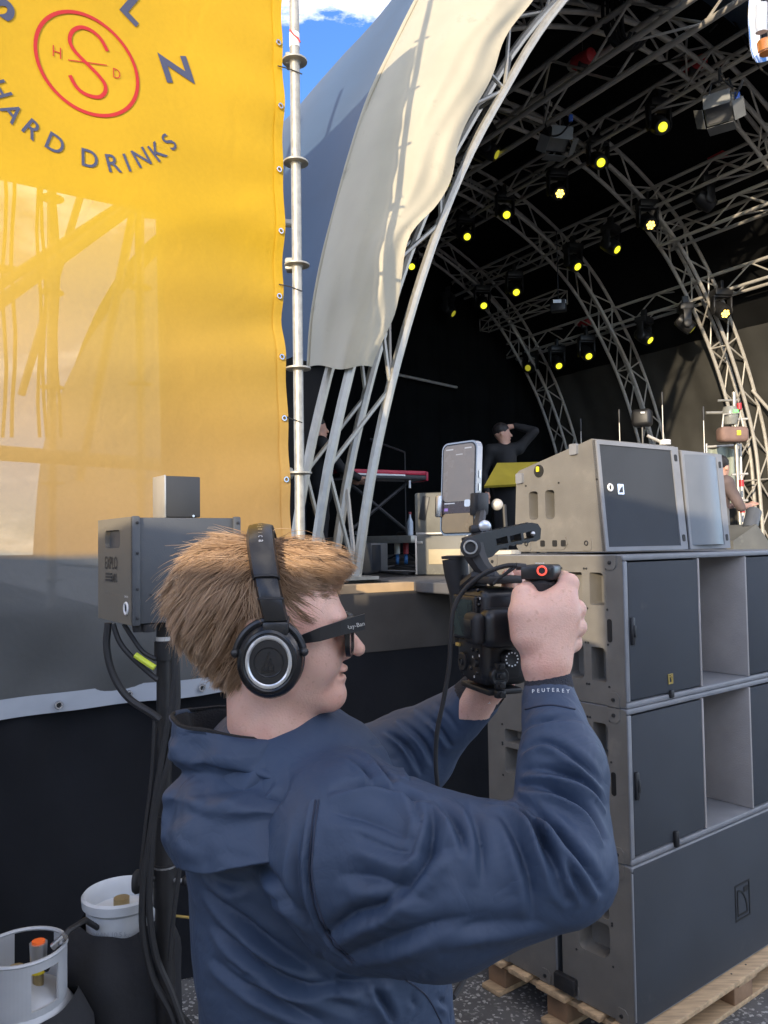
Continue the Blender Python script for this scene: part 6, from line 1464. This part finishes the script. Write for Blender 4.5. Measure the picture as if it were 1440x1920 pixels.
for s_ in (-1, 1):
    MB().bar(kb - UP*.05 + xK*.38*s_, Vector((kb.x, kb.y, DZ+.33)) - xK*.38*s_, .02, 8).build('cross_bar', MT['black_metal'], ks); MB().bar(Vector((kb.x, kb.y, DZ+.33)) - xK*.38*s_ + nK*.25, Vector((kb.x, kb.y, DZ+.33)) - xK*.38*s_ - nK*.25, .02, 8).build('foot', MT['black_metal'], ks)
def mic_stand(label, px, d, top_py, boom=None):
    q = on_deck(px, d); zt = at(px, top_py, d).z; o = thing('microphone_stand', label, 'microphone stand', q, 0, 'microphone stands on the stage')
    MB().bar(q + UP*.1, Vector((q.x, q.y, zt)), .006, 8).build('pole', MT['alu'] if boom is None else MT['black_metal'], o)
    for a in (30, 150, 270): MB().bar(q + UP*.14, q + az(a)*.3 + UP*.012, .01, 6).build('leg', MT['black_metal'], o)
    if boom:
        e = at(boom[0], boom[1], d); MB().bar(Vector((q.x, q.y, zt)), e, .010, 6).build('boom', MT['black_metal'], o); MB().tube([e, e + Vector((-.05, 0, .02)), e + Vector((-.13, 0, .05))], [.02, .025, .018], 10).build('microphone', MT['black_metal'], o)
    else: MB().tube([Vector((q.x, q.y, zt-.12)), Vector((q.x, q.y, zt)), Vector((q.x, q.y, zt+.05))], [.008, .013, .010], 10).build('microphone', MT['black_metal'], o)
    return o
mic_stand('black boom stand at the right end of the red keyboard', 762, 8.7, 848, (716, 832)); mic_stand('thin pale microphone stand right of the rearmost arch leg', 1095, 10.5, 792); mic_stand('pale stand with tilted microphone left of the black stage lamp', 1168, 10.2, 775); mic_stand('tall thin stand directly right of the middle arch leg', 1250, 10.4, 742); mic_stand('thin stand left of the brown bag at the sunlit leg', 1327, 9.6, 770)
bt = on_deck(770, 8.4); o = thing('water_bottle', 'small water bottle on the riser below the keyboard', 'bottle', bt + UP*.3); MB().lathe([(.03, .3), (.032, .32), (.032, .44), (.012, .49), (.012, .52)], 14, Matrix.Translation(bt)).build('bottle_body', mat('bottle_water', (.45, .5, .55), .2), o); MB().bar(bt + UP*.521, bt + UP*.545, .014, 10).build('cap', mat('cap_red', (.5, .08, .08), .5), o)
# desk with yellow front behind the top loudspeaker, globe lamp
yd = at(985, 905, 8.4); o = thing('yellow_desk', 'yellow-fronted stand in front of the man with raised arm', 'desk', Vector((yd.x, yd.y, DZ)))
xq = [at(908, 911, 8.0), at(1000, 906, 8.3), at(1012, 866, 8.7), at(932, 868, 8.4)]
MB().add(xq + [p - Vector((0,-.03,.02)) for p in xq], [[0,1,2,3], [7,6,5,4], [0,4,5,1], [1,5,6,2], [2,6,7,3], [3,7,4,0]]).build('sloping_panel', MT['yellow_flat'], o, smooth=None)
MB().box(Vector((yd.x+.02, yd.y+.1, (DZ+yd.z-.03)/2)), (.55, .5, yd.z-.05-DZ), rot(25), .01).build('cabinet', MT['black_plastic'], o)
gl = at(932, 946, 7.0); o = thing('spot_lamp', 'small silver-faced floor lamp left of the slanted loudspeaker', 'lamp', Vector((gl.x, gl.y, DZ))); MB().lathe([(.02, -.10), (.045, -.07), (.052, 0), (.048, .01), (.03, .02), (.0005, .022)], 18, basis(az(100), UP, az(190), gl)).build('lamp_head', MT['alu'], o); MB().bar(gl + Vector((.06, 0, 0)), Vector((gl.x+.08, gl.y, DZ)), .02, 8).build('lamp_stand', MT['black_metal'], o); MB().box(Vector((gl.x+.03, gl.y+.05, DZ+.02)), (.25, .2, .04), None, .01).build('lamp_base', MT['black_metal'], o)
# right side: wedge, panel, bag, striped pole, lit drum-like lamp
wg = at(1378, 1005, 5.6); wb = Vector((wg.x, wg.y, DZ)); o = thing('floor_monitor', 'tan-fronted wedge monitor lying right of the pale loudspeaker', 'monitor', wb)
Mw = basis(az(75), az(-15), UP, wb); prf = [(-.24, 0), (.14, 0), (.22, .10), (.10, .30), (-.10, .36), (-.28, .12)]
wx = az(62); Mw = basis(az(62), UP, az(62).cross(UP), wb)
MB().prism([(-.22, .0), (.14, .0), (.20, .13), (.02, .31), (-.22, .20)], -.22, .16, Mw).build('body', MT['case_grey'], o, smooth=None)
MB().prism([(-.10, .02), (.12, .02), (.165, .115), (-.08, .115)], .160, .166, Mw).build('grille', MT['case_tan'], o, smooth=None); MB().bar(Mw @ Vector((.02, .27, .10)), Mw @ Vector((.13, .40, .06)), .05, 16).build('horn', MT['graphite'], o); MB().box(Mw @ Vector((-.16, .12, .17)), (.06, .02, .02), Mw.to_3x3()).build('yellow_label', mat('yl', (.7, .62, .03), .5), o)
o = bx_thing('white_case', 'pale flight case top catching sun beside the wedge monitor', 'flight case', on_deck(1440, 6.4), (.5, .5, .16), 58, mat('palecase', (.38, .33, .27), .6))
pn = at(1357, 890, 10.4); MBb = Vector((pn.x, pn.y, 0)); o = thing('grey_screen', 'grey-green cloth screen behind the man at the right', 'screen', Vector((pn.x, pn.y, DZ))); MB().grid(lambda u, v: at(1325+62*u, 840+110*v+3*math.sin(u*9), 10.4+.04*math.sin(u*14)), 12, 6).build('cloth', MT['sheet_green'], o, smooth=180)
for x in (1324, 1388): MB().bar(at(x, 832, 10.4), Vector((at(x, 832, 10.4).x, 10.4, DZ)), .015, 8).build('post', MT['alu'], o)
MB().bar(at(1322, 838, 10.4), at(1390, 834, 10.4), .015, 8).build('rail', MT['alu'], o)
bgp = at(1373, 815, 9.8); o = thing('brown_bag', 'brown cloth bag hung on the striped pole', 'bag', bgp); MB().box(bgp, (.36, .18, .19), rot(-5), .05, 3).build('bag_body', MT['brown_bag'], o); MB().box(bgp + Vector((.04, -.095, .01)), (.05, .01, .06), None, .004).build('yellow_tag', MT['yl'], o); MB().tube([bgp + Vector((-.12, 0, .09)), bgp + Vector((-.1, 0, .25)), bgp + Vector((.1, 0, .27)), bgp + Vector((.14, 0, .09))], .012, 6).build('strap', MT['alu'], o)
pp = on_deck(1390, 9.9); o = thing('striped_pole', 'white pole with red bands in front of the sunlit arch leg', 'pole', pp); zt = at(1386, 735, 9.9).z
MB().bar(pp, Vector((pp.x-.03, pp.y, zt)), .026, 12).build('pole_tube', MT['alu_bright'], o)
for y in (762, 906, 955): q = at(1392-(960-y)*.03, y, 9.86); MB().bar(q - UP*.04, q + UP*.04, .029, 12).build('red_band', MT['red_paint'], o)
for y in (787, 890, 940): q = at(1390, y, 9.9); MB().bar(q + Vector((-.12, 0, 0)), q + Vector((.08, 0, .01)), .014, 8).build('cross_arm', MT['alu'], o)
dl = at(1369, 778, 9.9); o = thing('clear_lamp', 'glassy lamp with green light above the brown bag', 'lamp', dl); MB().lathe([(.07, -.12), (.09, -.06), (.10, .04), (.08, .10)], 16, Matrix.Translation(dl)).build('lamp_glass', mat('frost', (.22, .22, .20), .25), o); MB().box(dl + Vector((.02, -.12, .03)), (.05, .02, .03)).build('green_light', mat('green_led', (.1, .6, .1), .4, emit=(.1, .9, .1), es=1.2), o)
MB().bar(dl + Vector((-.3, 0, .03)), dl + Vector((.1, 0, .03)), .018, 8).build('arm', MT['alu_bright'], o); MB().bar(dl + Vector((-.15, 0, .18)), dl + Vector((.1, 0, .18)), .014, 8).build('guard', MT['alu_bright'], o)
bl = at(1204, 784, 10.0); o = thing('stage_spot', 'black boxy stage lamp beside the middle arch leg', 'stage lamp', bl); MB().box(bl, (.24, .2, .22), rot(30), .05, 3).build('housing', MT['lamp_black'], o); MB().bar(bl, Vector((bl.x, bl.y, DZ)), .016, 8).build('pole', MT['black_metal'], o); MB().box(bl + Vector((-.03, -.12, .05)), (.05, .01, .02)).build('label_plate', MT['white_paint'], o)
wl = at(1247, 834, 10.0); o = thing('white_cymbal_stand', 'white topped percussion stand above the slanted loudspeaker', 'percussion', Vector((wl.x, wl.y, DZ))); MB().bar(wl - UP*.0, wl + UP*.06, .07, 16).build('white_head', MT['white_paint'], o); MB().bar(Vector((wl.x, wl.y, DZ)), wl, .018, 8).build('pole', MT['alu'], o); MB().bar(wl + Vector((-.22, 0, .12)), wl + Vector((-.02, 0, .02)), .02, 8).build('arm', MT['alu'], o)
hk = at(1047, 574, 12.5); o = thing('roof_camera', 'small black device with white label hanging in the roof centre', 'roof device', hk); MB().box(hk, (.24, .16, .18), rot(20), .02).build('housing', MT['lamp_black'], o); MB().box(hk + Vector((0, -.09, .05)), (.2, .01, .05)).build('white_label', MT['white_paint'], o); MB().bar(hk, hk + UP*1.2, .008, 6).build('drop_cable', MT['rubber'], o)
for k, (x0, x1, y, d) in enumerate(((700, 800, 1062, 5.9), (655, 790, 1074, 5.15))):
    tag(MB().tube(catmull([atz(x0 + (x1-x0)*i/5, y + 2*math.sin(i*2.1), DZ+.012) for i in range(6)], 4), .010, 6).build('deck_cable', MT['rubber']), ('black cable lying across the stage floor, farther one', 'black cable lying along the stage edge, nearer one')[k], 'cable', 'cables on the stage floor')

# ---------------------------------------------------------------- people on the stage
mat('skin_far', (.50, .28, .20), .55, 0, .05, 20, sss=.1); mat('black_shirt', (.010, .010, .011), .8, 0, .2, 8); mat('dark_hair', (.012, .009, .008), .6, 0, .2, 30); mat('brown_shirt', (.11, .08, .075), .8, 0, .2, 8); mat('pink_shirt', (.45, .10, .14), .8); mat('grey_trousers', (.12, .12, .12), .8)
def figure(label, base, face, J, cols, hair_c, h=.015):
    """J: joint dict in (forward, right, up) metres from the feet point"""
    F, Rr = az(face), az(face+90); Wp = lambda j: np.array((base + F*j[0] + Rr*j[1] + UP*j[2])[:], np.float32)
    o = thing('person', label, 'person', base); K = {k: Wp(v) for k, v in J.items() if k not in ('look', 'sleeve')}
    Rm = np.array([F[:], Rr[:], UP[:]], np.float32)
    hdir = R(J['look'][0]-face) if 'look' in J else 0
    Lf, Lr = az(J['look'][0]) if 'look' in J else F, az((J['look'][0] if 'look' in J else face)+90)
    Lm = np.array([Lf[:], Lr[:], UP[:]], np.float32)
    def skin(P):
        q = (P-K['head']) @ Lm.T; d = sd_ell(q, (-.01, 0, .02), (.095, .075, .10)); d = smin(d, sd_ell(q, (.045, 0, -.04), (.045, .05, .07)), .03); d = smin(d, sd_cone(q, (.088, 0, .0), (.108, 0, -.03), .010, .014), .01)
        d = smin(d, sd_ell(q, (.088, 0, -.062), (.012, .024, .012)), .008); d = smin(d, sd_ell(q, (.075, 0, -.098), (.02, .024, .018)), .015)
        for s_ in (-1, 1): d = smin(d, sd_ell(q, (-.01, s_*.078, -.015), (.018, .01, .03)), .008)
        d = smin(d, sd_cone(P, K['head']-np.array([0,0,.06], np.float32), K['neck'], .052, .055), .03)
        d = np.minimum(d, sd_cone(P, K['neck'], K['chest'], .05, .06))
        for s_ in 'lr': d = np.minimum(d, np.minimum(sd_cone(P, K['chest'], K['sh_'+s_], .05, .04), sd_cone(P, K['sh_'+s_], K['elbow_'+s_], .04, .04)))
        for s_ in 'lr':
            wv = K['hand_'+s_]-K['wrist_'+s_]; wv = wv/np.linalg.norm(wv)
            sdv = np.cross(wv, np.array([.3,.2,.9], np.float32)); sdv /= np.linalg.norm(sdv)
            d = np.minimum(d, smin(sd_cone(P, K['elbow_'+s_], K['wrist_'+s_], .04, .028), sd_cone(P, K['wrist_'+s_], K['wrist_'+s_]+wv*.08, .026, .034), .02))
            for i in range(4): d = smin(d, sd_cone(P, K['wrist_'+s_]+wv*.08+sdv*(.011*(i-1.5)*1.8), K['wrist_'+s_]+wv*(.165-.012*abs(i-1.3))+sdv*(.013*(i-1.5)*1.8), .011, .008), .006)
            d = smin(d, sd_cone(P, K['wrist_'+s_]+wv*.03+sdv*.03, K['wrist_'+s_]+wv*.09+sdv*.062, .012, .009), .01)
        return d
    def top(P):
        d = sd_cone(P, K['chest'], K['waist'], .145, .125); d = smin(d, sd_cone(P, K['sh_l'], K['sh_r'], .075, .075), .06)
        for s_ in 'lr':
            d = smin(d, sd_cone(P, K['sh_'+s_], K['elbow_'+s_], .068, .052), .03); sl = J.get('sleeve', 1.0)
            if sl > 1e-3: d = smin(d, sd_cone(P, K['elbow_'+s_], K['elbow_'+s_]+(K['wrist_'+s_]-K['elbow_'+s_])*sl, .052, .040), .012)
        d = smin(d, sd_cone(P, K['waist'], K['waist']-np.array([0,0,.12], np.float32), .125, .135), .03)
        return d + .006*noise3(P*14, 3).astype(np.float32)
    def legs(P):
        d = sd_cone(P, K['waist']-np.array([0,0,.05], np.float32), K['waist']-np.array([0,0,.15], np.float32), .12, .125)
        for s_ in 'lr': d = smin(d, smin(sd_cone(P, K['hip_'+s_], K['knee_'+s_], .085, .062), sd_cone(P, K['knee_'+s_], K['foot_'+s_], .060, .045), .02), .03)
        return d
    def hair(P):
        q = (P-K['head']) @ Lm.T; d = sd_ell(q, (-.022, 0, .045), (.10, .083, .09)); return smax(d, q[:, 0]*.8-(q[:, 2]-.02)-.03, .01) + .006*noise3(P*60, 5).astype(np.float32)
    for nm, fn, keys, m_ in (('body', skin, ('head', 'neck', 'chest', 'hand_l', 'hand_r', 'elbow_l', 'elbow_r', 'wrist_l', 'wrist_r'), MT['skin_far']), ('top', top, ('chest', 'waist', 'sh_l', 'sh_r', 'elbow_l', 'elbow_r', 'wrist_l', 'wrist_r', 'neck'), cols[0]), ('trousers', legs, ('waist', 'hip_l', 'hip_r', 'knee_l', 'knee_r', 'foot_l', 'foot_r'), cols[1]), ('hair', hair, ('head',), hair_c)):
        pts = np.array([K[k] for k in keys]); v, f = surf_net(fn, pts.min(0)-.22, pts.max(0)+.22, h if nm in ('top', 'trousers') else h*.6); link(np_mesh(nm, v, f), nm, m_, o)
    for s_ in 'lr': q = Vector([float(x) for x in K['foot_'+s_]]); MB().ball(q + F*.06 - UP*.02, (.05, .05, .05), 12, 8, basis(F*2.4, Rr, UP).to_3x3()).build('shoe', MT['rubber'], o)
    return o
def std(**kw):
    J = dict(head=(.02, 0, 1.60), neck=(0, 0, 1.46), chest=(0, 0, 1.28), waist=(0, 0, 1.02), sh_l=(0, -.17, 1.40), sh_r=(0, .17, 1.40), elbow_l=(.02, -.26, 1.12), elbow_r=(.02, .26, 1.12), wrist_l=(.12, -.25, .90), wrist_r=(.12, .25, .90), hand_l=(.16, -.25, .82), hand_r=(.16, .25, .82), hip_l=(0, -.09, .90), hip_r=(0, .09, .90), knee_l=(.02, -.10, .50), knee_r=(.02, .10, .50), foot_l=(0, -.11, .07), foot_r=(0, .11, .07)); J.update(kw); return J
mb_ = on_deck(950, 9.6); mz = at(955, 813, 9.6).z - 1.60 - DZ
dz_ = mz
Jm = std(look=(95,), head=(.0, 0.02, 1.60), elbow_r=(-.02, .26, 1.12), sh_l=(0, -.17, 1.42), elbow_l=(.06, -.36, 1.62), wrist_l=(-.06, -.16, 1.70), hand_l=(-.09, -.06, 1.69))
for k in Jm:
    if k not in ('look', 'sleeve') and not k.startswith(('foot', 'knee')): j = Jm[k]; Jm[k] = (j[0], j[1], j[2]+dz_)
figure('man in black long-sleeved top with raised hand behind his head on stage', mb_, 175, Jm, (MT['black_shirt'], MT['black_shirt']), MT['dark_hair'])
pb_ = on_deck(1341, 8.6); mz = at(1340, 872, 8.6).z - DZ - 1.60
Jp = std(look=(60,), sleeve=.0, head=(.14, 0, 1.58), neck=(.08, 0, 1.45), chest=(.05, 0, 1.28), elbow_r=(.12, .24, 1.14), wrist_r=(.36, .16, 1.16), hand_r=(.44, .14, 1.18), elbow_l=(.12, -.24, 1.14), wrist_l=(.36, -.12, 1.16), hand_l=(.44, -.1, 1.18))
for k in Jp:
    if k not in ('look', 'sleeve') and not k.startswith(('foot', 'knee')): j = Jp[k]; Jp[k] = (j[0], j[1], j[2]+mz)
figure('man in brown T-shirt with black strap standing by the striped pole', pb_, 62, Jp, (MT['brown_shirt'], MT['grey_trousers']), MT['dark_hair'])
ks_ = on_deck(625, 8.2); mz = at(585, 800, 8.2).z - DZ - 1.58
Jk = std(look=(80,), sleeve=1.0, head=(.0, -.05, 1.58), elbow_r=(.18, .25, 1.14), wrist_r=(.38, .16, 1.05), hand_r=(.46, .14, 1.03), elbow_l=(.16, -.26, 1.14), wrist_l=(.36, -.16, 1.05), hand_l=(.44, -.14, 1.03))
for k in Jk:
    if k not in ('look', 'sleeve') and not k.startswith(('foot', 'knee')): j = Jk[k]; Jk[k] = (j[0], j[1], j[2]+mz)
figure('person in dark clothes at the keyboard, half hidden behind the arch leg', on_deck(600, 8.3), 75, Jk, (MT['black_shirt'], MT['black_shirt']), MT['dark_hair'])
